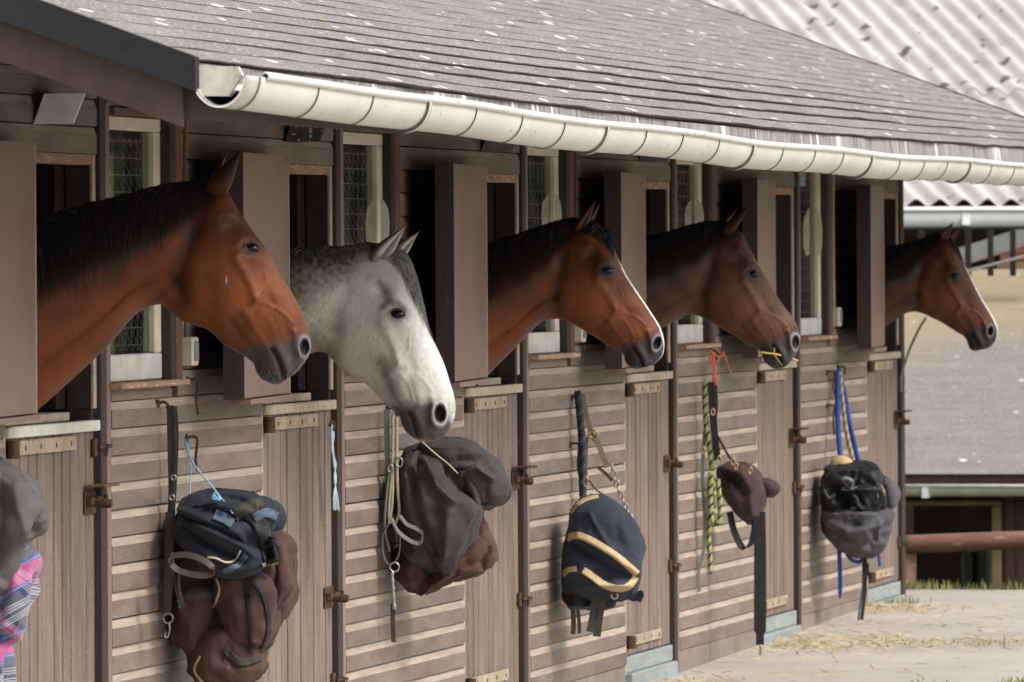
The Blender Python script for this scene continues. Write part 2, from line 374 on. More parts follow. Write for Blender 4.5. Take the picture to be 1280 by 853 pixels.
# ---- wall panels behind the boards
def part(name, m, fn, parent=stable, **kw):
    mb = MB(); fn(mb); return mb.build(name, m, parent, **kw)
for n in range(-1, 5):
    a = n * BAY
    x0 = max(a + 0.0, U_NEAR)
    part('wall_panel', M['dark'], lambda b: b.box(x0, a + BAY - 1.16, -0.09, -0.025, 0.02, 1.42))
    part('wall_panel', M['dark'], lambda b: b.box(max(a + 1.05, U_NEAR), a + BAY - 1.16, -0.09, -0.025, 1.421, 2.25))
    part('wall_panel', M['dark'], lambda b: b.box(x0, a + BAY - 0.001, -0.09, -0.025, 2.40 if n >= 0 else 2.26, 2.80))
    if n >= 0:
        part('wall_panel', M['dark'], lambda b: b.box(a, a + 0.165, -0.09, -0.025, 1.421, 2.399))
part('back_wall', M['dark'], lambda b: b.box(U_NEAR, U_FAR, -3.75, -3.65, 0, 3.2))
part('gable_wall', M['siding'], lambda b: b.add([(U_NEAR, 0.03, 0.02), (U_NEAR, 3.74, 0.02), (U_NEAR, 3.74, 3.0), (U_NEAR, 2.3, 3.55), (U_NEAR, 0.03, 2.78), (U_NEAR + .06, 0.03, 0.02), (U_NEAR + .06, 3.74, 0.02), (U_NEAR + .06, 3.74, 3.0), (U_NEAR + .06, 2.3, 3.55), (U_NEAR + .06, 0.03, 2.78)],
     [(0, 1, 2, 3, 4), (9, 8, 7, 6, 5), (0, 5, 6, 1), (1, 6, 7, 2), (2, 7, 8, 3), (3, 8, 9, 4), (4, 9, 5, 0)]))
part('gable_wall', M['siding'], lambda b: b.add([(U_FAR, 0.02, 0.02), (U_FAR, 3.74, 0.02), (U_FAR, 3.74, 3.0), (U_FAR, 2.3, 3.55), (U_FAR, 0.02, 2.78), (U_FAR + .06, 0.02, 0.02), (U_FAR + .06, 3.74, 0.02), (U_FAR + .06, 3.74, 3.0), (U_FAR + .06, 2.3, 3.55), (U_FAR + .06, 0.02, 2.78)],
     [(0, 1, 2, 3, 4), (9, 8, 7, 6, 5), (0, 5, 6, 1), (1, 6, 7, 2), (2, 7, 8, 3), (3, 8, 9, 4), (4, 9, 5, 0)]))
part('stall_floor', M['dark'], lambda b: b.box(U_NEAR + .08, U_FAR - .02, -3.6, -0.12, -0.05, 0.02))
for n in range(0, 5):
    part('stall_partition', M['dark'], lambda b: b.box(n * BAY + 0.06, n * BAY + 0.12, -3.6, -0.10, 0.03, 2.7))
for n in range(0, 6):                       # a pale upright plank just inside each doorway
    part('inner_plank', M['inwood'], lambda b: b.box(n * BAY - 0.40, n * BAY - 0.31, -0.30, -0.26, 0.05, 2.7))
    part('inner_plank', M['post'], lambda b: b.box(n * BAY - 0.20, n * BAY - 0.05, -0.20, -0.165, 0.05, 2.7))

# ---- siding boards
PITCH = 0.0917; ZB = 1.422
_bm = {}
def board_mesh(L, m, h=PITCH):
    key = (round(L, 3), m.name, round(h, 4))
    if key in _bm: return _bm[key]
    k = h / PITCH
    prof = [(-0.020, 0.0), (0.014, 0.0), (0.0145, 0.0600 * k), (0.0120, 0.0640 * k), (0.0050, 0.0860 * k), (0.0020, 0.0885 * k), (-0.020, 0.0890 * k)]
    mb = MB().prism(prof, 0, L)
    me = bpy.data.meshes.new('siding_board'); me.from_pydata(mb.v, [], mb.f); me.materials.append(m)
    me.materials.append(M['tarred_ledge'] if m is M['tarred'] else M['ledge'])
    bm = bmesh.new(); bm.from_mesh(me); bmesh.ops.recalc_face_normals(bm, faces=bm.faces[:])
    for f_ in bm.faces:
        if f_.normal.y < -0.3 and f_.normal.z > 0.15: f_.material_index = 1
    bm.to_mesh(me); bm.free()
    _bm[key] = me; return me
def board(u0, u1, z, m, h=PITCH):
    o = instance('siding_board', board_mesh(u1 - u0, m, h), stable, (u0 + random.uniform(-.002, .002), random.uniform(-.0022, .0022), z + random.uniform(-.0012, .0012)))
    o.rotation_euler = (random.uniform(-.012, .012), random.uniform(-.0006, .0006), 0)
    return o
for n in range(-1, 5):
    a = n * BAY
    s0 = a + 0.167; s1 = a + BAY - 1.168
    if n == -1: s0 = U_NEAR + 0.005
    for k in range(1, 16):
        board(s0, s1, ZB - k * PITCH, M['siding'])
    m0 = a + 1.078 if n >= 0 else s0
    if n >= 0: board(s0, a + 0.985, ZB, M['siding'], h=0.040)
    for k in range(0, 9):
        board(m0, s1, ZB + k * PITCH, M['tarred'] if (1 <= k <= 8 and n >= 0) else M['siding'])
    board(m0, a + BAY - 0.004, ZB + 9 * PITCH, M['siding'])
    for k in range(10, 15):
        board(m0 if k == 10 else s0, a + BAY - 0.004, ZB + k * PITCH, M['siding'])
    part('plinth', M['plinth'], lambda b: b.box(s0, s1, -0.05, 0.012, -0.14, 0.043, 0.004))

# ---- posts
for n in range(0, 6):
    a = n * BAY
    w = 0.075 if n < 5 else 0.11
    part('post', M['post'], lambda b: b.box(a + 0.002, a + w, -0.10, 0.024, -0.10, 2.76, 0.004))
    if n < 5: part('post_strip', M['shutter'], lambda b: b.box(a + w + 0.001, a + 0.164, -0.05, 0.014, 0.0, 2.70, 0.002))
    # door frame: far jamb (pale edge), head, near jamb
    part('door_jamb', M['post'], lambda b: b.box(a - 0.035, a + 0.001, -0.085, -0.004, 1.40, 2.246))
    part('jamb_edge', M['pale'], lambda b: b.box(a - 0.036, a + 0.0012, -0.0035, 0.008, 1.40, 2.246, 0.002))
    part('door_jamb', M['post'], lambda b: b.box(a - 0.0345, a + 0.0005, -0.085, -0.003, 0.0, 1.398))
    part('door_head', M['sill'], lambda b: b.box(a - 1.165, a - 0.036, -0.085, 0.004, 2.212, 2.246, 0.002))
    part('door_jamb', M['pale'], lambda b: b.box(a - 1.166, a - 1.142, -0.085, 0.010, 0.0, 2.21, 0.002))
    part('cavity_lining', M['dark'], lambda b: b.box(a - 0.16, a - 0.036, -0.15, -0.09, 1.40, 2.21))

# ---- lower doors
def lathe_knob(mb, c, r, L, axis='v'):
    pts = [(c[0], -(c[1] + t * L), c[2]) for t in np.linspace(0, 1, 6)]
    mb.tube(pts, [r * .7, r * .75, r * .8, r, r, r * .8], 10)
bolt_z = [1.096, 0.624, 0.962, 0.936, 0.963, 0.980]
for n in range(0, 6):
    a = n * BAY; d0, d1 = a - 1.138, a - 0.006
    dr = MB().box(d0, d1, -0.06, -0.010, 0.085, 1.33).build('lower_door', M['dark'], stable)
    NP = 11; w = (d1 - d0) / NP
    for k in range(NP):
        p = MB().box(d0 + k * w + 0.005, d0 + (k + 1) * w - 0.010, -0.0095, random.uniform(-0.001, 0.002), 0.086, 1.325, 0.003).build('door_plank', M['door'], dr)
    MB().box(d0 + 0.0, d1, -0.016, 0.022, 1.326, 1.362, 0.003).build('top_cap', M['white_rail'] if n == 0 else M['pale'], dr)
    MB().box(d0 - 0.01, d1 - 0.20, -0.11, -0.03, 1.363, 1.392, 0.003).build('top_ledge', M['pale'], dr)
    for hz in ((1.268, 1.316), (0.125, 0.172)):
        mb = MB().box(d0 + 0.06, d0 + 0.86, 0.004, 0.012, *hz, 0.002)
        h = mb.build('strap_hinge', M['hinge'], dr)
        zc = sum(hz) / 2
        MB().tube([(d0 + 0.02, -0.028, zc - 0.030), (d0 + 0.02, -0.028, zc + 0.028)], 0.022, 12).box(d0 + 0.03, d0 + 0.075, 0.005, 0.030, hz[0] - 0.002, hz[1] + 0.002, 0.004).build('hinge_barrel', M['rust'], dr, smooth=False)
        for k in range(4):
            x = d0 + 0.22 + k * 0.19
            MB().box(x, x + 0.012, 0.0115, 0.0140, zc - 0.009, zc + 0.007, 0.001).build('hinge_screw', M['rust'], dr)
    # bolt: plate, keeper, barrel, knob
    z = bolt_z[n]
    mb = MB().box(d1 - 0.15, d1 - 0.01, 0.004, 0.008, z - 0.045, z + 0.035, 0.002)
    mb.tube([(d1 - 0.13, -0.020, z), (d1 + 0.06, -0.020, z)], 0.008, 10)
    mb.box(d1 - 0.14, d1 - 0.11, 0.008, 0.030, z - 0.014, z + 0.014, 0.003).box(d1 - 0.06, d1 - 0.035, 0.008, 0.030, z - 0.014, z + 0.014, 0.003)
    mb.box(d1 + 0.030, d1 + 0.05, 0.022, 0.036, z - 0.016, z + 0.016, 0.003)
    lathe_knob(mb, (d1 - 0.085, 0.020, z - 0.010), 0.016, 0.062)
    mb.build('door_bolt', M['rust'], dr)
    if n in (0, 2, 4, 5):
        MB().box(d1 - 0.15, d1 + 0.05, 0.005, 0.075, z + 0.045, z + 0.053, 0.002).build('bolt_cover', M['rust'] if n else M['casing'], dr)
    for zz in ([1.27, 0.36] if n == 0 else [0.45] if n in (2, 3) else [0.71] if n == 4 else [0.30]):
        mb = MB().box(d1 - 0.05, d1 - 0.01, 0.003, 0.016, zz - 0.03, zz + 0.03, 0.002)
        mb.tube([(d1 - 0.02, -0.02, zz), (d1 + 0.05, -0.045, zz + 0.004)], 0.007, 8).tube([(d1 + 0.02, -0.036, zz - 0.03), (d1 + 0.022, -0.04, zz + 0.012)], 0.006, 8)
        mb.build('kick_latch', M['rust'], dr)
    MB().box(d0 - 0.005, d1 + 0.003, -0.05, 0.012, 0.008, 0.080, 0.003).build('kick_board', M['kick'], dr)
    MB().box(d0 - 0.012, d1 - 0.01, -0.05, 0.040, -0.10, 0.006, 0.004).build('threshold', M['kick'], dr)

# ---- upper doors folded back against the wall
SH_W, SH_T, SH_A = 1.14, 0.068, math.radians(5.4)
def shutter_pt(n, s, t, z):          # s from hinge outwards (towards -u), t thickness
    ca, sa = math.cos(SH_A), math.sin(SH_A)
    u = n * BAY - 1.10 - s * ca + t * sa * 1; v = 0.032 + s * sa + t * ca
    return (u, -v, z)
def shutter_box(mb, n, s0, s1, t0, t1, z0, z1):
    P = [shutter_pt(n, s, t, z) for z in (z0, z1) for (s, t) in ((s0, t0), (s1, t0), (s1, t1), (s0, t1))]
    mb.add(P, [(0, 1, 2, 3), (7, 6, 5, 4), (0, 4, 5, 1), (1, 5, 6, 2), (2, 6, 7, 3), (3, 7, 4, 0)])
for n in range(0, 6):
    mb = MB(); shutter_box(mb, n, 0.004, SH_W - 0.004, 0.030, SH_T - 0.002, 1.408, 2.268)
    sh = mb.build('upper_door', M['shutter'], stable)
    mb = MB()
    shutter_box(mb, n, SH_W - 0.003, SH_W + 0.004, -0.006, SH_T, 1.404, 2.272)
    mb.build('edge_strip', M['post'], sh)
    mb = MB()
    shutter_box(mb, n, 0.0, SH_W - 0.006, 0.0, 0.029, 1.412, 1.50); shutter_box(mb, n, 0.0, SH_W - 0.006, 0.0, 0.029, 2.17, 2.262)
    shutter_box(mb, n, SH_W - 0.12, SH_W - 0.006, 0.001, 0.028, 1.501, 2.169)
    mb.build('rear_brace', M['post'], sh)
    mb = MB(); shutter_box(mb, n, -0.007, 0.003, 0.02, SH_T + 0.001, 1.406, 2.270)
    mb.build('hinge_edge', M['pale'], sh)
    mb = MB(); shutter_box(mb, n, 0.0, SH_W * 0.94, 0.012, SH_T + 0.012, 1.386, 1.403)
    mb.build('weather_bar', M['shutter'], sh)
    for k in range(3):
        z = 1.55 + 0.28 * k
        mb = MB(); p = shutter_pt(n, -0.012, 0.035, z); q = shutter_pt(n, -0.012, 0.035, z + 0.07)
        mb.tube([p, q], 0.009, 8); mb.build('hinge_barrel', M['rust'], sh)

# ---- windows
def wire_geo():
    mb = MB(); u0, u1, z0, z1 = 0.0, 0.60, 0.0, 0.74
    for k in range(13):
        z = z0 + 0.02 + k * 0.058
        mb.tube([(u0, 0, z), (u1, 0, z)], 0.0017, 4)
    for k in range(15):
        x = u0 + 0.01 + k * 0.041; s = 1 if k % 2 else -1
        pts = [(x + s * 0.011 * math.sin(j * math.pi / 1.0 + 0.5 * math.pi), 0.004 * (-1) ** j, z0 + j * 0.029) for j in range(26)]
        mb.tube(pts, 0.0014, 4)
    me = bpy.data.meshes.new('wire_mesh'); me.from_pydata(mb.v, [], mb.f); me.materials.append(M['wire']); return me
WIRE = wire_geo()
def quad_plate(mb, outline, v0, v1):       # outline (u,z) extruded in v
    k = len(outline)
    mb.add([(u, -v0, z) for u, z in outline] + [(u, -v1, z) for u, z in outline],
           [tuple(range(k)), tuple(range(2 * k - 1, k - 1, -1))] + [(i, (i + 1) % k, k + (i + 1) % k, k + i) for i in range(k)])
for n in range(0, 5):
    a = n * BAY; w0, w1, z0, z1 = a + 0.170, a + 0.925, 1.484, 2.380
    fr = MB().box(w0, w1, -0.05, -0.004, z1 - 0.045, z1, 0.003).box(w0, w0 + 0.035, -0.05, -0.006, z0 + 0.091, z1 - 0.046, 0.003).box(w1 - 0.085, w1, -0.05, -0.005, z0 + 0.091, z1 - 0.046, 0.004)
    win = fr.build('window', M['cream'], stable)
    MB().box(w0, w1 - 0.002, -0.05, -0.003, z0, z0 + 0.090, 0.004).build('bottom_rail', M['white_rail'], win)
    MB().box(w0 + 0.035, w1 - 0.085, -0.030, -0.026, z0 + 0.09, z1 - 0.045).build('pane', M['glass'], win)
    MB().box(w0 + 0.45, w0 + 0.50, -0.12, -0.07, z0 + 0.09, z1 - 0.045).build('inner_mullion', M['inwood'], win)
    instance('wire_mesh', WIRE, win, (w0 + 0.035, 0.045, z0 + 0.10))
    MB().box(a + 0.926, a + 0.985, -0.06, 0.030, z0 - 0.02, 2.41, 0.003).build('casing', M['post'], win)
    MB().box(a + 0.986, a + 1.070, -0.05, 0.034, z0 - 0.02, 2.41, 0.003).build('casing', M['casing'], win)
    MB().box(a + 0.167, a + 0.925, -0.05, 0.032, z1 + 0.003, z1 + 0.028, 0.002).build('head_casing', M['casing'], win)
    MB().box(a + 0.140, a + 1.065, -0.02, 0.062, z0 - 0.024, z0 - 0.003, 0.004).build('sill', M['sill'], win)
    MB().box(a + 0.110, a + 1.074, -0.03, 0.020, 2.411, 2.429, 0.003).build('header_board', M['siding'], win)
    if n >= 1:                              # pair of leaf shaped catch plates standing out either side of the stile
        x0c, yc, hh = {1: (472, 279, 30), 2: (689.5, 268, 25), 3: (868, 272, 22), 4: (1016, 290, 30)}[n]
        sc_w = {1: 1.0, 2: .85, 3: .8, 4: .8}[n]
        for sg in (-1, 1):
            Zp = float((at(x0c + sg * 5, yc, 0.040 if sg > 0 else 0.002) - CAM) @ F) - 0.01
            ol = [(x0c + sg * 4, yc - hh), (x0c + sg * 7 * sc_w, yc - hh + 1), (x0c + sg * 13 * sc_w, yc - hh * .62), (x0c + sg * 15 * sc_w, yc - hh * .1), (x0c + sg * 14.5 * sc_w, yc + hh * .6), (x0c + sg * 11 * sc_w, yc + hh), (x0c + sg * 4, yc + hh * .96)]
            k = len(ol); V_ = [atF(x, y, Zp) for x, y in ol] + [atF(x, y, Zp) + F * .012 for x, y in ol]
            mb = MB().add(V_, [tuple(range(k)), tuple(range(2 * k - 1, k - 1, -1))] + [(i, (i + 1) % k, k + (i + 1) % k, k + i) for i in range(k)])
            for yy in (yc - hh * .72, yc - hh * .05):
                q = [atF(x0c + sg * dx, yy + dy, Zp - .006) for dx, dy in ((4, -3.5), (8, -3.5), (8, 3.5), (4, 3.5))]; q2 = [pp + F * .014 for pp in q]
                mb.add(q + q2, [(0, 1, 2, 3), (7, 6, 5, 4), (0, 4, 5, 1), (1, 5, 6, 2), (2, 6, 7, 3), (3, 7, 4, 0)])
            mb.build('catch_plate', M['plastic_white'], win)

# ---- lamps under the eaves: a wedge shaped housing
for n, m in ((0, 'lampw'), (1, 'lampd'), (2, 'lampg'), (3, 'lampg'), (4, 'black')):
    a = n * BAY - 0.70; zt, zb = 2.432, 2.334
    if n in (1,): zt, zb = 2.42, 2.325
    vb, vt = 0.040, 0.070
    bk = MB().box(a - 0.10, a + 0.10, 0.012, 0.030, zb, zt, 0.002).add(
        [(a - .10, -.030, zb), (a - .10, -.030, zt), (a - .10, -.075, zt), (a - .10, -.036, zb), (a + .10, -.030, zb), (a + .10, -.030, zt), (a + .10, -.075, zt), (a + .10, -.036, zb)],
        [(0, 1, 2, 3), (7, 6, 5, 4), (0, 4, 5, 1), (1, 5, 6, 2), (3, 2, 6, 7), (0, 3, 7, 4)]).build('lamp_housing', M['black'], stable)
    # face plate turned towards the yard end
    P = [(-.115, .018, zb), (-.115, .150, zb + .0), (-.115, .190, zt), (-.115, .055, zt)]
    MB().add([(a + p[0], -p[1], p[2]) for p in P] + [(a + p[0] + .012, -p[1], p[2]) for p in P], [(0, 1, 2, 3), (7, 6, 5, 4), (0, 4, 5, 1), (1, 5, 6, 2), (2, 6, 7, 3), (3, 7, 4, 0)]).build('lamp_face', M[m], bk)

# ---- switch boxes with cable
for n in (0, 2, 4):
    a = n * BAY + 1.10
    sb = MB().box(a, a + 0.085, 0.016, 0.062, 1.525, 1.625, 0.005).build('switch_box', M['plastic_white'], stable)
    MB().box(a + 0.018, a + 0.068, 0.062, 0.068, 1.542, 1.61, 0.003).build('switch_cover', M['plastic_grey'], sb)
    MB().tube(smooth_pts([(a + 0.03, -0.03, 1.62), (a + 0.027, -0.028, 1.80), (a + 0.04, -0.026, 2.1), (a + 0.035, -0.03, 2.42)], 20), 0.006, 6).build('cable', M['casing'] if n != 4 else M['pale'], sb)

# ---- wall hooks
hook_px = [(233, 476, 519), (232, 548, 590), (714, 497, 533), (712, 556, 595), (719, 412, 440), (1033, 466, 494), (1033, 508, 545), (886, 440, 452), (196, 505, 512), (484, 512, 520), (1047, 460, 468)]
for x, y0, y1 in hook_px:
    p = at(x, y0, 0.012); q = at(x, y1, 0.03)
    L = p[2] - q[2]
    pts = smooth_pts([p, p + np.array([0.006, -0.025, 0.006]), p + np.array([0.010, -0.040, -0.008]), p + np.array([0.008, -0.034, -L * 0.6]), p + np.array([0.0, -0.042, -L])], 18)
    mb = MB().tube(pts, 0.0052, 8).tube([p + np.array([0, 0.004, 0]), p + np.array([0, -0.008, 0])], 0.015, 10)
    mb.build('wall_hook', M['rust'], stable)

# ---- roof
deck = MB()
def slab(mb, va, za, vb, zb, th, u0, u1):
    P = [(u0, -va, za), (u0, -vb, zb), (u0, -vb, zb - th), (u0, -va, za - th)]
    P += [(u1, p[1], p[2]) for p in P[:4]]
    mb.add(P, [(0, 1, 2, 3), (7, 6, 5, 4), (0, 4, 5, 1), (1, 5, 6, 2), (2, 6, 7, 3), (3, 7, 4, 0)])
zr = roof_z(V_RIDGE)
slab(deck, V_E - 0.02, roof_z(V_E - 0.02) - 0.055, V_RIDGE, zr - 0.012, 0.03, RU0 + 0.03, RU1 - 0.03)
slab(deck, V_RIDGE - 0.002, zr - 0.012, V_RIDGE - 2.2, zr - 0.012 - 2.2 * SL, 0.03, RU0 + 0.03, RU1 - 0.03)
roof = deck.build('roof', M['soffit'], stable)
cs, sn = 1 / math.hypot(1, SL), SL / math.hypot(1, SL)
EXPO = 0.128
NSEG = 260
us_ = np.linspace(RU0, RU1, NSEG + 1)
def eave_sag(u): return float(np.interp(u, [-2.6, -1.0, 2.0, 5.5, 8.0, 12, 16, 20], [0, 0.004, 0.026, 0.044, 0.046, 0.036, 0.02, 0.01]))
ncourse = int((V_E - V_RIDGE) / cs / EXPO)
for k in range(ncourse):
    s0 = k * EXPO; verts = []
    ph = random.uniform(0, 100)
    for i, u in enumerate(us_):
        wv = 0.010 * noise.noise((u * 0.9, ph, 0)) + 0.006 * noise.noise((u * 3.1, ph, 5)) + random.uniform(-.0018, .0018)
        if k < 2: wv += 0.012 * noise.noise((u * 1.2, ph + 9, 2))
        lift = 0.0050 + 0.0034 * noise.noise((u * 2.0, ph, 9)) + (0.006 * abs(noise.noise((u * 1.1, ph, 12))) if k < 3 else 0)
        sg = s0 + wv
        for s, h in ((sg + 0.006, -0.006), (sg - 0.001, lift - 0.004), (sg + 0.0015, lift), (s0 + EXPO * 0.6, 0.006), (s0 + EXPO * 1.35, 0.001)):
            v = V_E - s * cs + h * sn; z = Z_E + s * sn + h * cs
            verts.append((u, -v, z + 0.006 * noise.noise((u * 0.25, s0 * 0.7, 4)) - eave_sag(u) * math.exp(-(s0 / 0.45) ** 2)))
    fs = [(i * 5 + j, i * 5 + j + 1, (i + 1) * 5 + j + 1, (i + 1) * 5 + j) for i in range(NSEG) for j in range(4)]
    mesh_obj('shingle_course', verts, fs, None, roof, mats=[M['shingle'], M['felt_edge']], fmat=[1 if j < 2 else 0 for i in range(NSEG) for j in range(4)])
# eaves apron with lime streaks
mesh_obj('eaves_apron', [(u, -(V_E - 0.012) - (0 if j == 0 else 0.012), (Z_E - 0.006 if j == 0 else Z_E - 0.110) - eave_sag(u)) for u in us_ for j in (0, 1)], [(i * 2, i * 2 + 1, i * 2 + 3, i * 2 + 2) for i in range(NSEG)], M['apron'], roof)
# verge: black felt fascia and brown bargeboard below
def verge(mb, u0, u1, v0, v1, zoff0, zoff1):
    P = [(u0, -v0, roof_z(v0) + zoff1), (u0, -v1, roof_z(v1) + zoff1), (u0, -v1, roof_z(v1) + zoff0), (u0, -v0, roof_z(v0) + zoff0)]
    P += [(u1, p[1], p[2]) for p in P[:4]]
    mb.add(P, [(0, 1, 2, 3), (7, 6, 5, 4), (0, 4, 5, 1), (1, 5, 6, 2), (2, 6, 7, 3), (3, 7, 4, 0)])
mb = MB(); verge(mb, RU0 - 0.025, RU0 + 0.025, V_E + 0.004, V_RIDGE, -0.090, 0.012); mb.build('verge_fascia', M['felt'], roof)
mb = MB(); verge(mb, RU0 + 0.027, RU0 + 0.055, V_E - 0.05, V_RIDGE, -0.215, -0.02); mb.build('bargeboard', M['barge'], roof)
mb = MB(); verge(mb, RU1 - 0.025, RU1 + 0.02, V_E + 0.004, V_RIDGE, -0.09, 0.012); mb.build('verge_fascia', M['felt'], roof)
mb = MB(); verge(mb, RU0 + 0.06, RU1 - 0.03, V_E - 0.06, 0.04, -0.075, -0.05); mb.build('soffit', M['soffit'], roof)
mb = MB().box(RU0 + 0.06, RU1 - 0.03, V_E - 0.055, V_E - 0.03, Z_E - 0.17, Z_E - 0.03); mb.build('eaves_fascia', M['soffit'], roof)

# ---- gutter: sagging half round with rolled front bead
GR = 0.082; GV = 1.080
def gut_z(u):                               # rim height, measured sag
    return 2.437 - float(np.interp(u, [-2.6, -1.5, 0.3, 1.5, 3.6, 6.2, 9.6, 13.0, 15.5, 20], [0, 0.006, 0.026, 0.045, 0.055, 0.078, 0.09, 0.085, 0.08, 0.07])) + 0.004 * math.sin(u * 1.7)
gus = np.linspace(RU0 - 0.005, RU1, 90); K = 20; verts = []
for u in gus:
    z = gut_z(u)
    for rr in (GR, GR - 0.006):
        for k in range(K + 1):
            t = math.pi * k / K
            verts.append((u, -(GV - rr * math.cos(t)), z - rr * 1.18 * math.sin(t)))
nr = 2 * (K + 1); fs = []
for i in range(len(gus) - 1):
    for k in range(K):
        fs.append((i * nr + k, i * nr + k + 1, (i + 1) * nr + k + 1, (i + 1) * nr + k))
        o = K + 1
        fs.append((i * nr + o + k + 1, i * nr + o + k, (i + 1) * nr + o + k, (i + 1) * nr + o + k + 1))
    fs.append((i * nr, i * nr + K + 1, (i + 1) * nr + K + 1, (i + 1) * nr)); fs.append((i * nr + K, i * nr + 2 * K + 1, (i + 1) * nr + 2 * K + 1, (i + 1) * nr + K))
for e in (0, len(gus) - 1):
    fs += [(e * nr + k, e * nr + k + 1, e * nr + K + 2 + k, e * nr + K + 1 + k) for k in range(K)]
gut = mesh_obj('gutter', verts, fs, M['gutter'], stable, smooth=True)
bead = [(u, -(GV + GR + 0.001), gut_z(u) + 0.004) for u in gus[1:]]
MB().tube(bead, 0.013, 12).build('rolled_bead', M['gutter'], gut, smooth=True)
MB().tube([(gus[1] - 0.002, -(GV + GR + 0.001), gut_z(gus[1]) + 0.004), (gus[1] + 0.03, -(GV + GR + 0.001), gut_z(gus[1]) + 0.004)], 0.008, 10).build('bead_end', M['black'], gut)
u = RU0 + 0.16; k = 0
while u < RU1:
    wide = (k % 4 == 3)
    pr = []
    for uu in (u, u + (0.030 if wide else 0.008)):
        z = gut_z(uu)
        for rr in (GR + 0.001, GR + (0.009 if wide else 0.004)):
            for j in range(K + 1):
                t = math.pi * (0.02 + 0.98 * j / K); pr.append((uu, -(GV - rr * math.cos(t)), z - rr * 1.18 * math.sin(t) - 0.001))
    q = K + 1; fs = []
    for j in range(K):
        fs += [(j, j + 1, q + j + 1, q + j), (q + j, q + j + 1, 3 * q + j + 1, 3 * q + j), (2 * q + j + 1, 2 * q + j, 3 * q + j, 3 * q + j + 1)]
    mesh_obj('gutter_bracket', pr, fs, M['gutter'] if wide else M['bracket'], gut)
    if wide:
        for du in (-0.008, 0.031):
            pr2 = [(p[0] + du if True else 0, p[1], p[2]) for p in pr]
            pr3 = [(u + du + (0.006 if i >= 2 * q else 0), p[1], p[2]) for i, p in enumerate(pr)]
            mesh_obj('gutter_bracket', pr3, fs, M['bracket'], gut)
    u += 0.78 + random.uniform(-.05, .05); k += 1
# broken end stop, lime crusted, with dirt in the gutter
e = RU0 + 0.03; z = gut_z(e)
MB().add([(e, -(GV - .072), z - .06), (e, -(GV + .045), z - .072), (e + .004, -(GV + .02), z - .062), (e, -(GV + .062), z + .0), (e, -(GV + .05), z + .026), (e, -(GV - .072), z + .03),
          (e + .02, -(GV - .072), z - .06), (e + .02, -(GV + .045), z - .072), (e + .02, -(GV + .02), z - .062), (e + .02, -(GV + .062), z), (e + .02, -(GV + .05), z + .026), (e + .02, -(GV - .072), z + .03)],
         [(0, 2, 4, 5), (2, 3, 4), (11, 10, 8, 6), (10, 9, 8), (0, 6, 8, 2), (2, 8, 9, 3), (3, 9, 10, 4), (4, 10, 11, 5), (5, 11, 6, 0)]).build('end_stop', M['lime'], gut)
dv = []
fsd = []
for i in range(24):
    uu = e + 0.03 + i * 0.05
    for j in range(9):
        t = -1 + 2 * j / 8
        dv.append((uu, -(GV + t * (GR - .009)), gut_z(uu) - 0.058 + 0.02 * noise.noise((uu * 9, t * 3, 2)) + .02 * (t * t) + (0.012 if j in (0, 8) else 0)))
fsd = [(i * 9 + j, i * 9 + j + 1, (i + 1) * 9 + j + 1, (i + 1) * 9 + j) for i in range(23) for j in range(8)]
mesh_obj('gutter_dirt', dv, fsd, M['debris'], gut, smooth=True)
# ================================================================== HORSES
def coat_mat():
    m = bpy.data.materials.new('horse_coat'); m.use_nodes = True
    n = m.node_tree.nodes; l = m.node_tree.links; b = n['Principled BSDF']
    at_ = n.new('ShaderNodeAttribute'); at_.attribute_name = 'coat'
    tc = n.new('ShaderNodeTexCoord')
    mp = n.new('ShaderNodeMapping'); mp.inputs['Rotation'].default_value = (0, math.radians(-50), math.radians(12)); mp.inputs['Scale'].default_value = (420, 420, 45)
    l.new(tc.outputs['Object'], mp.inputs[0])
    nz = n.new('ShaderNodeTexNoise'); nz.inputs['Scale'].default_value = 1.0; nz.inputs['Detail'].default_value = 3; l.new(mp.outputs[0], nz.inputs['Vector'])
    mr = n.new('ShaderNodeMapRange'); mr.inputs['To Min'].default_value = 0.55; mr.inputs['To Max'].default_value = 1.45; l.new(nz.outputs['Fac'], mr.inputs['Value'])
    cb = n.new('ShaderNodeCombineColor')
    for k in range(3): l.new(mr.outputs[0], cb.inputs[k])
    mx = n.new('ShaderNodeMix'); mx.data_type = 'RGBA'; mx.blend_type = 'MULTIPLY'; mx.inputs['Factor'].default_value = 1
    l.new(at_.outputs['Color'], mx.inputs['A']); l.new(cb.outputs[0], mx.inputs['B']); l.new(mx.outputs['Result'], b.inputs['Base Color'])
    b.inputs['Roughness'].default_value = 0.40; b.inputs['Specular IOR Level'].default_value = 0.17
    b.inputs['Sheen Weight'].default_value = 0.03; b.inputs['Sheen Roughness'].default_value = 0.4
    bp = n.new('ShaderNodeBump'); bp.inputs['Strength'].default_value = 0.55; bp.inputs['Distance'].default_value = 0.002
    l.new(nz.outputs['Fac'], bp.inputs['Height']); l.new(bp.outputs[0], b.inputs['Normal'])
    return m
M['coat'] = coat_mat()
def hair_mat(name, c1, c2):
    m = mat(name, c1, c2, rough=0.5, scale=60, spec=0.35); return m
M['hair_black'] = hair_mat('black_mane_hair', (0.012, 0.009, 0.008), (0.006, 0.005, 0.004))
M['hair_grey'] = hair_mat('grey_mane_hair', (0.13, 0.125, 0.115), (0.03, 0.03, 0.03))
M['hair_fore'] = hair_mat('silver_forelock_hair', (0.34, 0.33, 0.31), (0.07, 0.07, 0.068))
M['eye'] = mat('dark_horse_eye', (0.008, 0.005, 0.004), (0.005, 0.003, 0.003), rough=0.07, spec=0.30)
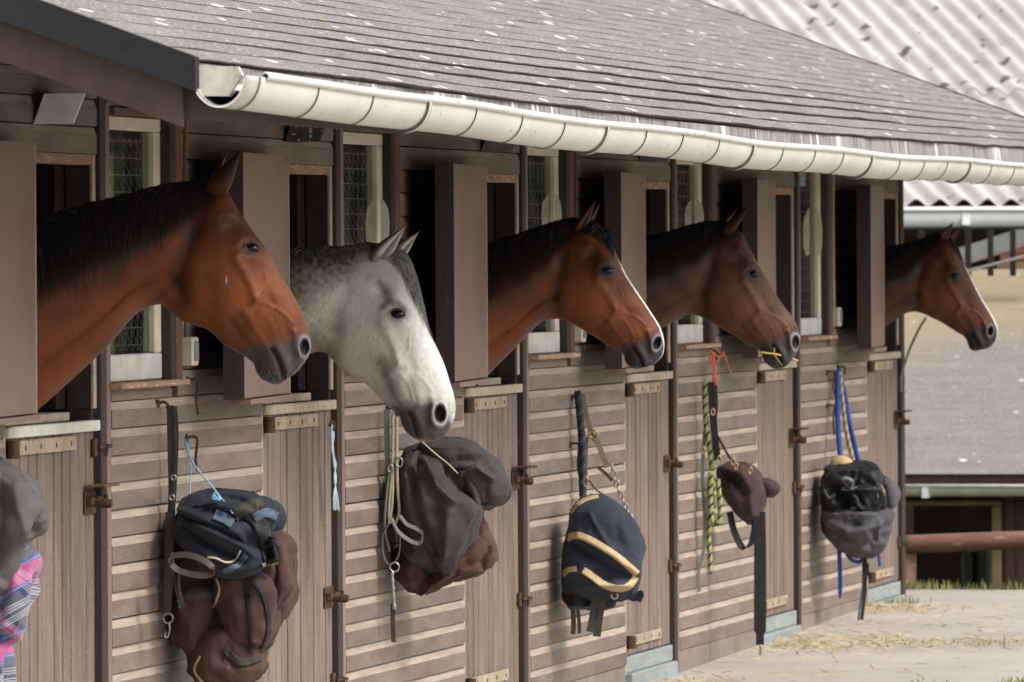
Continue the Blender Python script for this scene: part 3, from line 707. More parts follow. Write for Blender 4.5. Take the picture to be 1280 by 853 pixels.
M['lid'] = mat('dark_eyelid_skin', (0.035, 0.022, 0.016), (0.022, 0.014, 0.011), rough=0.85, scale=80, spec=0.1)
M['lid_grey'] = mat('grey_eyelid_skin', (0.07, 0.066, 0.062), (0.04, 0.038, 0.036), rough=0.85, scale=80, spec=0.1)
M['straw_yellow'] = mat('yellow_straw', (0.62, 0.47, 0.14), (0.5, 0.36, 0.09), rough=0.5)
M['whisker'] = mat('pale_whisker', (0.22, 0.2, 0.18), rough=0.6)
M['tongue'] = mat('pink_tongue', (0.6, 0.25, 0.2), (0.5, 0.18, 0.15), rough=0.35)

E1, N1 = np.array([314., 311.]), np.array([381., 434.])
class Frame2:
    def __init__(s, E, N):
        s.E = np.array(E, float); d = np.array(N, float) - s.E; s.L = np.linalg.norm(d); s.a = d / s.L; s.b = np.array([-s.a[1], s.a[0]])
    def to(s, x, y): return ((x - s.E[0]) * s.a[0] + (y - s.E[1]) * s.a[1]) / s.L, ((x - s.E[0]) * s.b[0] + (y - s.E[1]) * s.b[1]) / s.L
    def px(s, p, q): return s.E + (s.a * p + s.b * q) * s.L
FR1 = Frame2(E1, N1)
def c1(x, y): return FR1.to(x, y)
# features traced on the first horse, in eye -> nostril units: (kind, points, width px, amplitude m)
FEAT = [
    ('bump', [(310, 312)], (26, 24), 0.013), ('ridge', [(297, 305), (304, 298), (314, 296), (324, 301)], 5, 0.005),
    ('ridge', [(300, 319), (310, 323), (322, 320)], 4, 0.004),
    ('bump', [(291, 284)], (13, 11), -0.015), ('ridge', [(278, 268), (292, 268), (308, 283)], 7, 0.006),
    ('ridge', [(296, 322), (306, 338), (316, 356), (321, 374)], 6.5, 0.011), ('ridge', [(330, 336), (334, 358), (339, 378)], 8, -0.006),
    ('ridge', [(332, 340), (334, 352), (330, 363), (321, 374)], 2.0, 0.0035), ('ridge', [(332, 378), (347, 386), (358, 394), (367, 404)], 2.0, 0.0035),
    ('ridge', [(326, 388), (338, 400), (345, 420)], 2.2, 0.003),
    ('plateau', [(262, 352)], (44, 46), 0.014),
    ('ridge', [(244, 288), (235, 312), (230, 338), (228, 368), (232, 392)], 13, -0.013),
    ('bump', [(300, 405)], (13, 17), -0.010), ('ridge', [(287, 398), (302, 420), (318, 440)], 4, -0.006), ('ridge', [(308, 392), (322, 416), (332, 432)], 6, 0.005),
    ('ridge', [(322, 376), (312, 390), (300, 399)], 5, 0.005),
    ('ridge', [(341, 437), (346, 444), (350, 454), (354, 465), (357, 476)], 2.6, -0.013), ('bump', [(341, 462)], (10, 12), 0.007), ('bump', [(327, 463)], (8, 8), 0.006),
    ('ridge', [(349, 438), (356, 450), (361, 464)], 6, 0.006),
    ('ridge', [(370, 415), (371, 432), (376, 448)], 4.0, 0.007), ('ridge', [(358, 410), (361, 428), (365, 444)], 5, -0.004),
]
def sm(x, a, b):
    t = np.clip((x - a) / (b - a), 0, 1); return t * t * (3 - 2 * t)
def vnoise(X, Y, s, seed=0.0):
    return np.array([noise.noise((x * s, y * s, seed)) for x, y in zip(X.ravel(), Y.ravel())]).reshape(X.shape)

def build_horse(label, T, B, W, E, N, ears, u_c, v_c, pal, mane, neck_rows, EXP=None, yaw=0.0, nost=(5.0, 9.0, 0.0), opts={}):
    """T, B: traced outline pairs (pixels); W half widths (m); neck_rows: index of the station at the poll"""
    Zd = depth_of(u_c, v_c); S = Zd / FPX                         # metres per pixel at that depth
    MR, K = 290, 176
    TB = smooth_pts(np.hstack([np.array(T, float), np.array(B, float), np.array(W, float)[:, None]]), MR)
    Tt, Bb, Ww = TB[:, 0:2], TB[:, 2:4], TB[:, 4]
    tau = np.linspace(0, len(T) - 1, MR)                          # station coordinate of every row
    th = np.linspace(0, 2 * math.pi, K, endpoint=False)
    c = np.cos(th); s = np.sin(th)
    n_ex = np.interp(tau, [0, neck_rows - 2, neck_rows + 1, len(T) - 4, len(T) - 1], [2.1, 2.1, 2.7, 2.5, 2.1])[:, None]
    cc = np.sign(c)[None, :] * np.abs(c)[None, :] ** (2 / n_ex)
    ss = np.sign(s)[None, :] * np.abs(s)[None, :] ** (2 / n_ex)
    mid = (Tt + Bb) / 2; hv = (Tt - Bb) / 2
    X = mid[:, 0:1] + hv[:, 0:1] * cc; Y = mid[:, 1:2] + hv[:, 1:2] * cc
    # head narrower below on the jaw, neck narrower at the crest
    headf = sm(tau, neck_rows - 1.5, neck_rows + 1)[:, None]
    shape = (1 - headf) * (1 - 0.42 * np.clip(cc, 0, 1) ** 1.5) + headf * (1 - 0.12 * np.clip(cc, 0, 1) ** 2 - 0.30 * np.clip(-cc, 0, 1) ** 2)
    D = Ww[:, None] * ss * shape                                   # + = near side
    fr = Frame2(E, N); sc_ = fr.L / FR1.L
    # features, symmetric left and right
    H = np.zeros_like(D)
    for kind, pts, w, amp in FEAT:
        P = [fr.px(*c1(*p)) for p in pts]
        if kind == 'ridge':
            d, _ = poly_dist(X, Y, P); H += 0.95 * amp * np.exp(-(d / (w * sc_)) ** 2)
        else:
            wx, wy = (w[0] * sc_, w[1] * sc_)
            d2 = ((X - P[0][0]) / wx) ** 2 + ((Y - P[0][1]) / wy) ** 2
            H += amp * np.exp(-d2 ** (2 if kind == 'plateau' else 1))
    # jugular groove and neck muscle
    nk = 1 - sm(tau, neck_rows - 2.6, neck_rows - 1.0)[:, None]
    H += nk * (-0.014 * np.exp(-((cc + 0.52) / 0.10) ** 2) + 0.010 * np.exp(-((cc + 0.78) / 0.14) ** 2) + 0.006 * np.exp(-((cc - 0.1) / 0.25) ** 2))
    H += 0.003 * vnoise(X, Y, 0.035 / sc_, 3.0)
    pa, qa = fr.to(X, Y)
    H += (0.0040 * (0.3 - np.abs(vnoise(pa * 2.2, qa * 7.0, 1.0, 6.0))) + 0.0022 * vnoise(pa * 6, qa * 14, 1.0, 8.0)) * sm(pa, 0.1, 0.5) * headf
    # nostril
    ang = nost[2]; dx, dy = X - N[0], Y - N[1]
    a_ = (dx * math.cos(ang) + dy * math.sin(ang)) / (nost[0] * sc_); b_ = (-dx * math.sin(ang) + dy * math.cos(ang)) / (nost[1] * sc_)
    dn = np.hypot(a_, b_)
    H += -0.030 * np.exp(-dn ** 4) + 0.007 * np.exp(-((dn - 1.35) / 0.35) ** 2)
    # eye opening
    de = np.hypot((X - E[0]) / (9.5 * sc_), (Y - E[1]) / (6.0 * sc_))
    H += -0.003 * np.exp(-de ** 4)
    lip = np.abs(ss) ** 0.6
    D = D + np.sign(D) * H * lip * np.clip(Ww[:, None] / 0.04, 0.2, 1)
    # colours ------------------------------------------------------------
    p, q = fr.to(X, Y)
    dist_top = np.hypot(X - Tt[:, 0:1], Y - Tt[:, 1:2]) * S
    big = vnoise(X, Y, 0.03 / sc_, 11.0); fine = vnoise(X, Y, 0.16 / sc_, 21.0) * 0.8 + 0.4 * vnoise(X, Y, 0.42 / sc_, 22.0); mot = vnoise(X, Y, 0.55 / sc_, 31.0)
    def mixc(C, colr, f): return C * (1 - f[..., None]) + np.array(colr) * f[..., None]
    C = np.ones(X.shape + (3,)) * np.array(pal['base'])
    C = mixc(C, pal['base2'], np.clip(0.5 + 0.9 * big, 0, 1))
    cheek = np.exp(-(((p - 0.25) / 0.35) ** 2 + ((q - 0.35) / 0.3) ** 2)); C = mixc(C, pal['cheek'], 0.6 * cheek)
    if pal['kind'] == 'grey':
        neckdark = (0.35 * sm(q, 0.3, 0.6) + 0.65 * sm(q, 0.55, 0.85)) * (1 - headf * 0.25)
        C = mixc(C, pal['neck'], np.clip(neckdark * (0.8 + 0.55 * fine + 0.4 * big), 0, 1))
        spk = sm(mot + 0.6 * fine, 0.05, 0.5) * sm(q, 0.0, 0.4) * sm(-p, -0.85, -0.4); C = mixc(C, (0.17, 0.15, 0.12), 0.34 * spk)
        C = mixc(C, (0.62, 0.61, 0.585), sm(-q, -0.06, 0.16) * sm(p, -0.35, 0.1) * 0.9)
        dk = np.exp(-(poly_dist(X, Y, [(474, 352), (480, 362), (486, 374)])[0] / 5.0) ** 2) * 0.6 + np.exp(-(poly_dist(X, Y, [(478, 384), (486, 378), (498, 379), (506, 386)])[0] / 4.0) ** 2) * 0.7; C = mixc(C, (0.09, 0.072, 0.058), np.clip(dk * (1 + 0.5 * fine), 0, .85))
        crestd = nk * sm(-dist_top + 0.05 * fine, -0.19, -0.01); C = mixc(C, (0.045, 0.042, 0.038), np.clip(crestd * (0.95 + 0.3 * fine), 0, 1))
        gv = np.exp(-(poly_dist(X, Y, [(478, 452), (490, 480), (503, 512)])[0] / 9.0) ** 2) + 0.8 * np.exp(-(poly_dist(X, Y, [(515, 478), (521, 500), (528, 516)])[0] / 6.0) ** 2); C = mixc(C, (0.12, 0.113, 0.102), np.clip(0.8 * gv * (1 + .4 * fine), 0, .85))
    else:
        C = mixc(C, (0.05, 0.02, 0.011), 0.55 * np.exp(-(((p + 0.26) / 0.20) ** 2 + ((q - 0.10) / 0.20) ** 2)) * (0.8 + 0.6 * big))
        C = mixc(C, pal['neck'], 0.75 * sm(q, 0.55, 1.3) * (1 - headf))
        C = mixc(C, (0.015, 0.009, 0.006), np.clip(nk * sm((-dist_top + 0.05 * big + 0.03 * fine) / np.interp(tau, [0, 2, 4, neck_rows], [1.15, 0.98, 0.75, 0.30])[:, None], -0.40, -0.16), 0, 1) * 0.93)
        for pl_, wd_, st_ in (([(246, 286), (233, 316), (228, 346), (229, 378)], 12, 0.85), ([(225, 350), (195, 376), (160, 405), (120, 442)], 7, 0.55), ([(262, 250), (256, 270), (246, 288)], 7, 0.6), ([(286, 262), (282, 275), (272, 282)], 6, 0.6), ([(300, 268), (304, 282), (314, 290)], 5, 0.6), ([(288, 402), (304, 424), (318, 446)], 5, 0.45), ([(246, 404), (275, 424), (300, 440)], 6, 0.45)):  # grooves of jaw, throat and cheek: dark hair plus shade painted into the coat
            dd_ = poly_dist(X, Y, [fr.px(*c1(*pp)) for pp in pl_])[0]
            C = mixc(C, (0.028, 0.011, 0.007), np.clip(st_ * np.exp(-(dd_ / (wd_ * sc_)) ** 2) * (0.9 + 0.5 * fine), 0, 0.95))
        C = mixc(C, (0.012, 0.009, 0.008), np.clip(sm(-p, 0.42, 0.62) * sm(-q, -0.55, -0.30), 0, 1))
    # muzzle
    mz = p + 0.28 * q - opts.get('muz', 0.89) + 0.05 * fine
    C = mixc(C, pal['muzzle'], sm(mz, -0.07, 0.08) * (1 - sm(q, 0.55, 0.75)))
    if pal['kind'] == 'grey': C = mixc(C, (0.55, 0.53, 0.5), sm(-q, 0.02, 0.12) * sm(p, 0.6, 0.8) * (0.75 + 0.5 * fine))
    C = mixc(C, (0.02, 0.016, 0.014), opts.get('eyed', 0.8) * np.exp(-((de / opts.get('eyer', 1.75)) ** 3)))
    C = mixc(C, pal.get('rim', (0.17, 0.155, 0.15)), 0.75 * np.exp(-((dn - 1.45) / 0.30) ** 2))
    C = mixc(C, (0.010, 0.008, 0.008), np.exp(-(dn / 1.05) ** 6))
    mg = [fr.px(*c1(*pp)) for pp in [(341, 437), (346, 444), (350, 454), (354, 465), (357, 476)]]
    d, _ = poly_dist(X, Y, mg); C = mixc(C, (0.012, 0.01, 0.01), 0.8 * np.exp(-(d / (2.2 * sc_)) ** 2))
    if pal.get('lipc'):
        lp = fr.px(*c1(360, 473)); C = mixc(C, pal['lipc'], 0.8 * np.exp(-(((X - lp[0]) / (14 * sc_)) ** 2 + ((Y - lp[1]) / (5 * sc_)) ** 2)))
    if pal.get('blaze'):
        b0, b1, wid = pal['blaze']; tt = th[None, :]; aa = np.minimum(tt, 2 * math.pi - tt)
        rowm = sm(tau, b0, b0 + 0.8)[:, None] * (1 - sm(tau, b1, b1 + 0.5)[:, None])
        C = mixc(C, (0.80, 0.77, 0.72), np.clip(rowm * sm(-(aa + 0.10 * fine + 0.05 * big), -wid - 0.05, -wid + 0.03), 0, 1))
    if pal.get('fleck'):
        fx, fy = pal['fleck']; C = mixc(C, (0.6, 0.55, 0.5), np.exp(-(((X - fx) / 1.5) ** 2 + ((Y - fy) / 1.7) ** 2) ** 2))
    C = np.clip(C * (1 + 0.16 * fine[..., None]), 0.002, 0.95)
    # to 3-D ----------------------------------------------------------------
    rx = (X - 640) / FPX; ry = (Y - 324) / FPX
    PT = CAM + (F + RC * rx[..., None] - UC * ry[..., None]) * Zd - F * D[..., None]
    V = PT.reshape(-1, 3); cols_ = C.reshape(-1, 3)
    idx = np.arange(MR * K).reshape(MR, K)
    a = idx[:-1]; b = idx[1:]
    fs = np.stack([a, np.roll(a, -1, 1), np.roll(b, -1, 1), b], -1).reshape(-1, 4).tolist()
    fs += [idx[0].tolist()]
    V = V.tolist(); cols_ = cols_.tolist()
    e = len(V); V.append(PT[-1].mean(0).tolist()); cols_.append(C[-1].mean(0).tolist())
    fs += [[int(idx[-1][k]), int(idx[-1][(k + 1) % K]), e] for k in range(K)]
    # ears: cupped leaves --------------------------------------------------------
    for (rear, front, tip, side, openness, ecol) in ears:
        n1, n2 = 26, 28; base = len(V)
        rear = np.array(rear, float); front = np.array(front, float); tip = np.array(tip, float)
        bc = (rear + front) / 2; hw = np.linalg.norm(front - rear) / 2
        ax = tip - bc; wd = (front - rear) / 2
        for i in range(n1):
            t = i / (n1 - 1)
            prof = (1 - t) ** 0.80 * (0.48 + 0.98 * math.sin(math.pi * min(1, t * 1.05)) ** 1.0) if t < 1 else 0
            bend = 0.10 * math.sin(math.pi * t)
            ctr = bc + ax * (t * 1.22 - 0.22) + wd * (-bend + 0.35 * t * t * 0)
            r = 1.25 * hw * prof
            for j in range(n2):
                an = 2 * math.pi * j / n2
                # outer surface round; the part facing the opening is pushed inwards to make the cup
                lx = math.cos(an); lz = math.sin(an)
                f_open = max(0.0, math.cos(an - openness)) ** 1.5
                k_in = 1 - 1.25 * f_open * min(1, t * 5 + .25) * min(1.0, (1 - t) * 6)
                px = ctr + wd / hw * (r * lx * k_in)
                dz = r * S * lz * k_in * 0.95 + side * (0.060 - 0.012 * t - 0.045 * float(1 - sm(t, 0.0, 0.32)))
                pt = atF(px[0], px[1], Zd) - F * dz
                V.append(pt.tolist())
                edge = math.exp(-((math.cos(an - openness) - 0.35) / 0.22) ** 2)
                cc_ = np.array(ecol[0]) * (1 - f_open) + np.array(ecol[1]) * f_open
                cc_ = cc_ * (1 - edge * 0.6) + np.array(ecol[2]) * edge * 0.6
                cc_ = cc_ * (1 - sm(t, .8, 1.0) * .6); kb = float(1 - sm(t, 0.15, 0.40)) * 0.75; cc_ = cc_ * (1 - kb) + np.array(pal['base']) * (0.5 if pal['kind'] == 'bay' else 0.3) * kb
                cols_.append(cc_.tolist())
        for i in range(n1 - 1):
            for j in range(n2):
                fs.append((base + i * n2 + j, base + i * n2 + (j + 1) % n2, base + (i + 1) * n2 + (j + 1) % n2, base + (i + 1) * n2 + j))
    V = np.array(V)
    if pal.get('tongue'):
        pass
    o = mesh_obj('horse', V, fs, M['coat'], None, True, cols=np.array(cols_))
    bm = bmesh.new(); bm.from_mesh(o.data); bmesh.ops.recalc_face_normals(bm, faces=bm.faces[:]); bm.to_mesh(o.data); bm.free()
    tag(o, label, 'horse', 'horses looking out over the stable doors')
    bvh = BVHTree.FromPolygons([tuple(v) for v in V], [tuple(f) for f in fs])
    # eye: an almond of dark cornea set into the lids ------------------------------
    hit = bvh.ray_cast(Vector(CAM), Vector(ray(E[0], E[1])).normalized())[0]
    dnear = Zd - float((np.array(hit) - CAM) @ F) if hit else 0.1
    tl = opts.get('tilt', 0.12); exx = RC * math.cos(tl) - UC * math.sin(tl); eyy = UC * math.cos(tl) + RC * math.sin(tl)
    for sgn in (1, -1):
        ra, rb_, rd = 11.4 * S * sc_, 7.6 * S * sc_, 6.5 * S * sc_
        cE = atF(E[0], E[1], Zd) - F * sgn * (dnear - rd * 0.55)
        vv = []
        for i in range(15):
            a_ = math.pi * i / 14
            for j in range(24):
                b2 = 2 * math.pi * j / 24
                sx = math.sin(a_) * math.cos(b2); sy = math.sin(a_) * math.sin(b2)
                sy *= (1 - 0.45 * abs(sx) ** 2)                       # pointed corners
                vv.append(cE + ra * exx * sx + rb_ * eyy * sy - F * sgn * rd * math.cos(a_))
        ff = [(i * 24 + j, i * 24 + (j + 1) % 24, (i + 1) * 24 + (j + 1) % 24, (i + 1) * 24 + j) for i in range(14) for j in range(24)]
        mesh_obj('eye', vv, ff, M['eye'], o, True)
    # eyelid and lashes
    for lidpts, lr_ in (([(303.5, 310.5), (307.5, 306.3), (314, 304.6), (320, 306.3), (324.5, 312)], 0.0042),):
      lid = []
      for (x, y) in smooth_pts([fr.px(*c1(*pp)) for pp in lidpts], 18):
        hit = bvh.ray_cast(Vector(CAM), Vector(ray(x, y)).normalized())[0]
        if hit: lid.append(np.array(hit) - F * 0.0025)
      if len(lid) > 4:
        vv, ff = tube_geo(lid, lr_ * np.sin(np.linspace(0.25, math.pi - 0.25, len(lid))), 8); mesh_obj('eyelid', vv, ff, M['lid_grey'] if pal['kind'] == 'grey' else M['lid'], o, True)
    # mane -----------------------------------------------------------------------
    rnd = random.Random(int(E[0]))
    def strands(name, m, count, t0, t1, th0, ln, drift, w, lift, parent, jag=0.25):
        """hair locks lying on the near side: start at station t0..t1 and angle th0, run down for ln metres"""
        vv, ff = [], []
        for _ in range(count):
            tr = rnd.uniform(t0, t1); r0 = tr / (len(T) - 1) * (MR - 1); an = rnd.uniform(*th0)
            L = rnd.uniform(*ln) * (1.0 - 0.72 * ((tr - t0) / (t1 - t0)) ** 1.0 if name == 'mane' else 1.0); dr = rnd.gauss(*drift); nseg = 9; pts = []
            h0 = np.linalg.norm(hv[int(r0)]) * S
            l0 = rnd.uniform(*lift); wav = rnd.uniform(-1, 1)
            for i in range(nseg):
                t = i / (nseg - 1)
                rr = np.clip(r0 + dr * t + 0.8 * wav * math.sin(t * 4) * jag, 0, MR - 1.001)
                k = (an + L * t / max(h0, 0.03) * 0.75) / (2 * math.pi) * K
                i0 = int(rr); j0 = int(math.floor(k)); fr_, fk = rr - i0, k - j0
                P = (PT[i0, j0 % K] * (1 - fk) + PT[i0, (j0 + 1) % K] * fk) * (1 - fr_) + (PT[i0 + 1, j0 % K] * (1 - fk) + PT[i0 + 1, (j0 + 1) % K] * fk) * fr_
                mdl = PT[i0].mean(0); out = P - mdl; out = out / (np.linalg.norm(out) + 1e-6)
                pts.append(P + out * (l0 * (0.4 + math.sin(math.pi * min(1, t * 1.2)) * 0.9) + 0.002))
            pts = np.array(pts); T_ = np.gradient(pts, axis=0)
            b0 = len(vv)
            for i in range(nseg):
                sd = np.cross(T_[i], F); sd /= np.linalg.norm(sd) + 1e-9
                ww = w * (1 - (i / (nseg - 1)) ** 2 * 0.9) * (0.6 + 0.8 * ((_ * 7919) % 10) / 10)
                vv += [pts[i] - sd * ww / 2, pts[i] - F * ww * 0.25, pts[i] + sd * ww / 2]
            for i in range(nseg - 1):
                for k in (0, 1): ff.append((b0 + i * 3 + k, b0 + i * 3 + k + 1, b0 + (i + 1) * 3 + k + 1, b0 + (i + 1) * 3 + k))
        return mesh_obj(name, vv, ff, m, parent, True)
    for args in mane: strands(*args, parent=o)
    # whiskers
    mb = MB()
    for _ in range(18):
        pp = (rnd.uniform(330, 362), rnd.uniform(462, 478)) if rnd.random() < .7 else (rnd.uniform(366, 384), rnd.uniform(445, 466))
        x, y = fr.px(*c1(*pp)); hit = bvh.ray_cast(Vector(CAM), Vector(ray(x, y)).normalized())[0]
        if not hit: continue
        h = np.array(hit); L = rnd.uniform(.012, .03)
        d = -F * rnd.uniform(.2, .8) + RC * rnd.uniform(-.2, .5) - UC * rnd.uniform(.5, 1)
        mb.tube([h, h + d * L * .5, h + d * L - UC * L * .2], [0.0005, 0.0004, 0.0002], 4, False)
    if mb.v: tag(mb.build('whiskers', M['whisker'], o), kind='stuff')
    return o, bvh, Zd, fr

BAYC = dict(kind='bay', base=(0.165, 0.049, 0.0145), base2=(0.090, 0.025, 0.009), cheek=(0.205, 0.063, 0.018), neck=(0.165, 0.046, 0.013), muzzle=(0.050, 0.045, 0.043))
GREYC = dict(kind='grey', base=(0.52, 0.495, 0.445), base2=(0.40, 0.375, 0.33), cheek=(0.42, 0.395, 0.345), neck=(0.17, 0.145, 0.105), muzzle=(0.055, 0.055, 0.054), rim=(0.42, 0.40, 0.38), lipc=(0.42, 0.26, 0.16))
BAY3 = dict(BAYC, base=(0.155, 0.046, 0.014), base2=(0.078, 0.023, 0.009), cheek=(0.22, 0.068, 0.018), muzzle=(0.035, 0.032, 0.031), blaze=(11.0, 20.6, 0.36), rim=(0.22, 0.2, 0.19))
BAY4 = dict(BAYC, base=(0.115, 0.050, 0.030), base2=(0.062, 0.026, 0.016), cheek=(0.165, 0.073, 0.042), neck=(0.07, 0.028, 0.017), muzzle=(0.042, 0.041, 0.041), rim=(0.25, 0.24, 0.24))
BAY5 = dict(BAYC, base=(0.10, 0.034, 0.017), base2=(0.06, 0.021, 0.012), cheek=(0.135, 0.046, 0.02), neck=(0.075, 0.025, 0.014), muzzle=(0.028, 0.026, 0.026), blaze=(9.6, 17.5, 0.40))
dcol = [(0.045, 0.018, 0.010), (0.012, 0.008, 0.007), (0.13, 0.045, 0.02)]
gcol = [(0.13, 0.12, 0.10), (0.14, 0.125, 0.11), (0.62, 0.6, 0.55)]
Wn = [0.21, 0.17, 0.135, 0.115, 0.10, 0.094, 0.092, 0.096, 0.100, 0.102]
def widths(n):
    full = [0.21, 0.17, 0.135, 0.115, 0.102, 0.096, 0.094, 0.097, 0.102, 0.106, 0.106, 0.100, 0.088, 0.076, 0.068, 0.064, 0.064, 0.062, 0.055, 0.045, 0.032]
    t = np.linspace(0, len(full) - 1, n); return list(np.interp(t, range(len(full)), full))
horses = {}
# -- chestnut bay at the nearest door
T = [(-75, 318), (0, 290), (60, 273), (115, 258), (165, 245), (205, 235), (238, 231), (262, 227), (279, 231), (298.5, 263), (314, 286), (334, 313), (349.5, 342), (362, 361), (376, 386.6), (383, 405), (388, 424), (389, 436), (385, 447), (378, 457), (369, 467), (363, 471)]
B = [(-40, 620), (20, 540), (80, 484), (135, 433), (170, 393), (197, 381), (212, 388), (230, 403), (254, 410), (267, 418), (279, 430), (290, 436.5), (300, 442), (309, 448), (317, 455), (320, 464), (325, 472), (333, 477), (341, 480), (350, 480), (356, 475.5), (359, 473.5)]
pal1 = dict(BAYC, fleck=(284, 352))
mk = lambda m, t1, n=1500, a=(0.30, 0.26): [('mane', m, n, 0.6, t1, (-0.12, 0.35), (a[0] * .15, a[0]), (3, 6), 0.0050, (-0.001, 0.010))]
horses[1] = build_horse('bright chestnut bay horse with plain face and dark muzzle beside the gutter end', T, B, widths(22), E1, N1,
    [((261, 236), (287, 244), (304, 185), 1, math.radians(-40), dcol), ((262, 226), (277, 220), (285.5, 186), -1, math.radians(0), dcol)],
    -0.60, 0.35, pal1, mk(M['hair_black'], 7.2, 2400, (0.62, .3)), 8)
# -- dapple grey
T = [(250, 345), (310, 325), (366, 315), (400, 312), (430, 312), (452, 308), (472, 309), (490, 317), (506, 331), (515, 350), (522, 368), (529.5, 392), (535.5, 412.7), (546, 434.5), (555, 454.5), (562.6, 478), (568, 496), (569.5, 512), (566, 529), (557, 543), (546, 550.5), (541, 552)]
B = [(280, 560), (325, 490), (370, 452), (392, 441), (405, 441), (413, 447), (423, 458), (439, 469), (455, 478), (470, 492.6), (480, 503), (488, 511), (496, 517), (500, 522), (502, 530), (506, 538), (511, 543), (516, 547), (521, 550), (526, 552), (533, 553), (537, 552.8)]
horses[2] = build_horse('dapple grey horse with white face and silver forelock', T, B, widths(22), (497, 393), (550, 517),
    [((463, 322), (485, 331), (510.5, 279), 1, math.radians(38), gcol), ((488, 316), (505, 328), (525, 288.5), -1, math.radians(30), gcol)],
    BAY - 0.60, 0.33, GREYC, [('mane', M['hair_grey'], 900, 0.8, 6.4, (-0.1, 0.3), (0.08, 0.17), (2, 3), 0.005, (0.0, 0.010)),
     ('forelock', M['hair_fore'], 330, 6.6, 8.0, (-0.45, 0.60), (0.01, 0.09), (34, 15), 0.0030, (0.002, 0.028))], 7, nost=(6.5, 10.5, 0.0), opts={'muz': 0.86, 'eyer': 1.7, 'eyed': 0.8})
# -- bay with thin blaze
T = [(520, 330), (580, 316), (620, 304), (655, 293), (685, 283.5), (703, 278), (716, 276), (728, 279), (742, 283.5), (757, 293), (766, 305), (772, 320), (783, 344), (794, 361), (805.5, 378), (816.7, 395), (825, 409), (830, 425.7), (829, 442), (822, 452), (814, 457), (810, 458.5)]
B = [(555, 530), (590, 490), (622, 457), (650, 429), (674, 405), (687, 400), (698.5, 399), (708, 402), (717, 406), (727, 411.5), (738, 418), (748, 424), (757.6, 431), (766, 435.5), (775, 440), (780, 445), (781, 451), (785, 457), (791, 460.5), (797, 461.5), (803, 460), (806, 459.3)]
horses[3] = build_horse('bay horse with white blaze and pink tongue tip, black forelock tuft', T, B, widths(22), (757.6, 339), (821, 429),
    [((718, 288), (731, 292), (746, 249), 1, math.radians(45), dcol), ((730, 284), (742, 283), (751.5, 252), -1, math.radians(20), dcol)],
    2 * BAY - 0.60, 0.33, BAY3, mk(M['hair_black'], 7.0, 1700, (0.45, 0.2)) + [('forelock', M['hair_black'], 420, 7.2, 9.4, (-0.7, 0.7), (0.01, 0.05), (14, 7), 0.006, (0.004, 0.018))], 7, nost=(5.5, 9, 0.35), opts={'eyer': 2.6, 'eyed': 0.85})
# -- darker bay chewing straw
T = [(730, 318), (780, 306), (820, 296.5), (850, 288), (872, 282), (890, 279.5), (903, 280), (915, 283), (927, 291), (935, 307), (943, 321), (951, 336), (962, 354.6), (972.6, 372), (983, 387), (993, 400), (998, 412.6), (1000, 423), (998, 435.5), (993, 447), (986, 455), (982, 458)]
B = [(750, 480), (790, 436), (822, 414), (846, 400), (860, 394), (871, 394.5), (881, 399), (891, 404), (901, 410), (911, 416), (921, 422), (930, 428), (940, 433), (948, 437), (952, 442), (954, 449), (957, 454), (962, 458), (968, 461), (974, 461.5), (978, 460), (980, 459)]
horses[4] = build_horse('dull brown horse chewing a yellow straw', T, B, widths(22), (940, 343), (994, 428),
    [((903, 289), (917, 294), (940, 253), 1, math.radians(-30), dcol), ((897, 282), (911, 281), (926, 257), -1, math.radians(0), dcol)],
    3 * BAY - 0.60, 0.33, BAY4, mk(M['hair_black'], 6.8, 1300, (0.40, 0.2)), 7, nost=(6, 10, 0.0), opts={'eyer': 2.2, 'eyed': 0.7})
# -- far bay with broad blaze
T = [(1040, 330), (1080, 320), (1112, 311), (1135, 306), (1152, 301), (1164, 296), (1174, 294), (1184, 298), (1194, 309), (1201, 321), (1207, 332.6), (1215, 349.5), (1225, 369), (1235, 386), (1243, 400), (1247, 411), (1245.5, 424), (1240, 432), (1235, 435.5)]
B = [(1050, 460), (1085, 425), (1112, 405), (1130, 393), (1141, 390), (1150, 391), (1158, 394), (1166, 398), (1175, 402), (1183, 407), (1190, 411.5), (1197, 416), (1204, 420), (1208, 425), (1210, 431), (1213, 437), (1219, 439), (1225, 438), (1230, 436.5)]
horses[5] = build_horse('dark bay horse with broad white blaze at the last door', T, B, widths(19), (1192, 346), (1237, 414),
    [((1173, 297), (1183, 306), (1192, 277), 1, math.radians(45), dcol), ((1182, 300), (1193, 306), (1204.5, 281), -1, math.radians(30), dcol)],
    5 * BAY - 0.60, 0.36, BAY5, mk(M['hair_black'], 6.2, 900, (0.34, 0.2)) + [('forelock', M['hair_black'], 160, 6.6, 8.0, (-0.6, 0.5), (0.01, 0.04), (18, 6), 0.005, (0.002, 0.012))], 6, nost=(5.5, 9, 0.2), opts={'eyer': 2.2, 'eyed': 0.75})
# tongue tip of the blazed bay is part of its body look: a small child
_, bv, Zd, _ = horses[3]
c = atF(799.5, 457, Zd) - F * 0.022
vv = [c + 0.013 * (1.0 * RC * math.sin(math.pi * i / 8) * math.cos(2 * math.pi * j / 12) * 1.0 + UC * 1.25 * math.cos(math.pi * i / 8) - F * 1.3 * math.sin(math.pi * i / 8) * math.sin(2 * math.pi * j / 12)) for i in range(9) for j in range(12)]
mesh_obj('tongue', vv, [(i * 12 + j, i * 12 + (j + 1) % 12, (i + 1) * 12 + (j + 1) % 12, (i + 1) * 12 + j) for i in range(8) for j in range(12)], M['tongue'], horses[3][0], True)
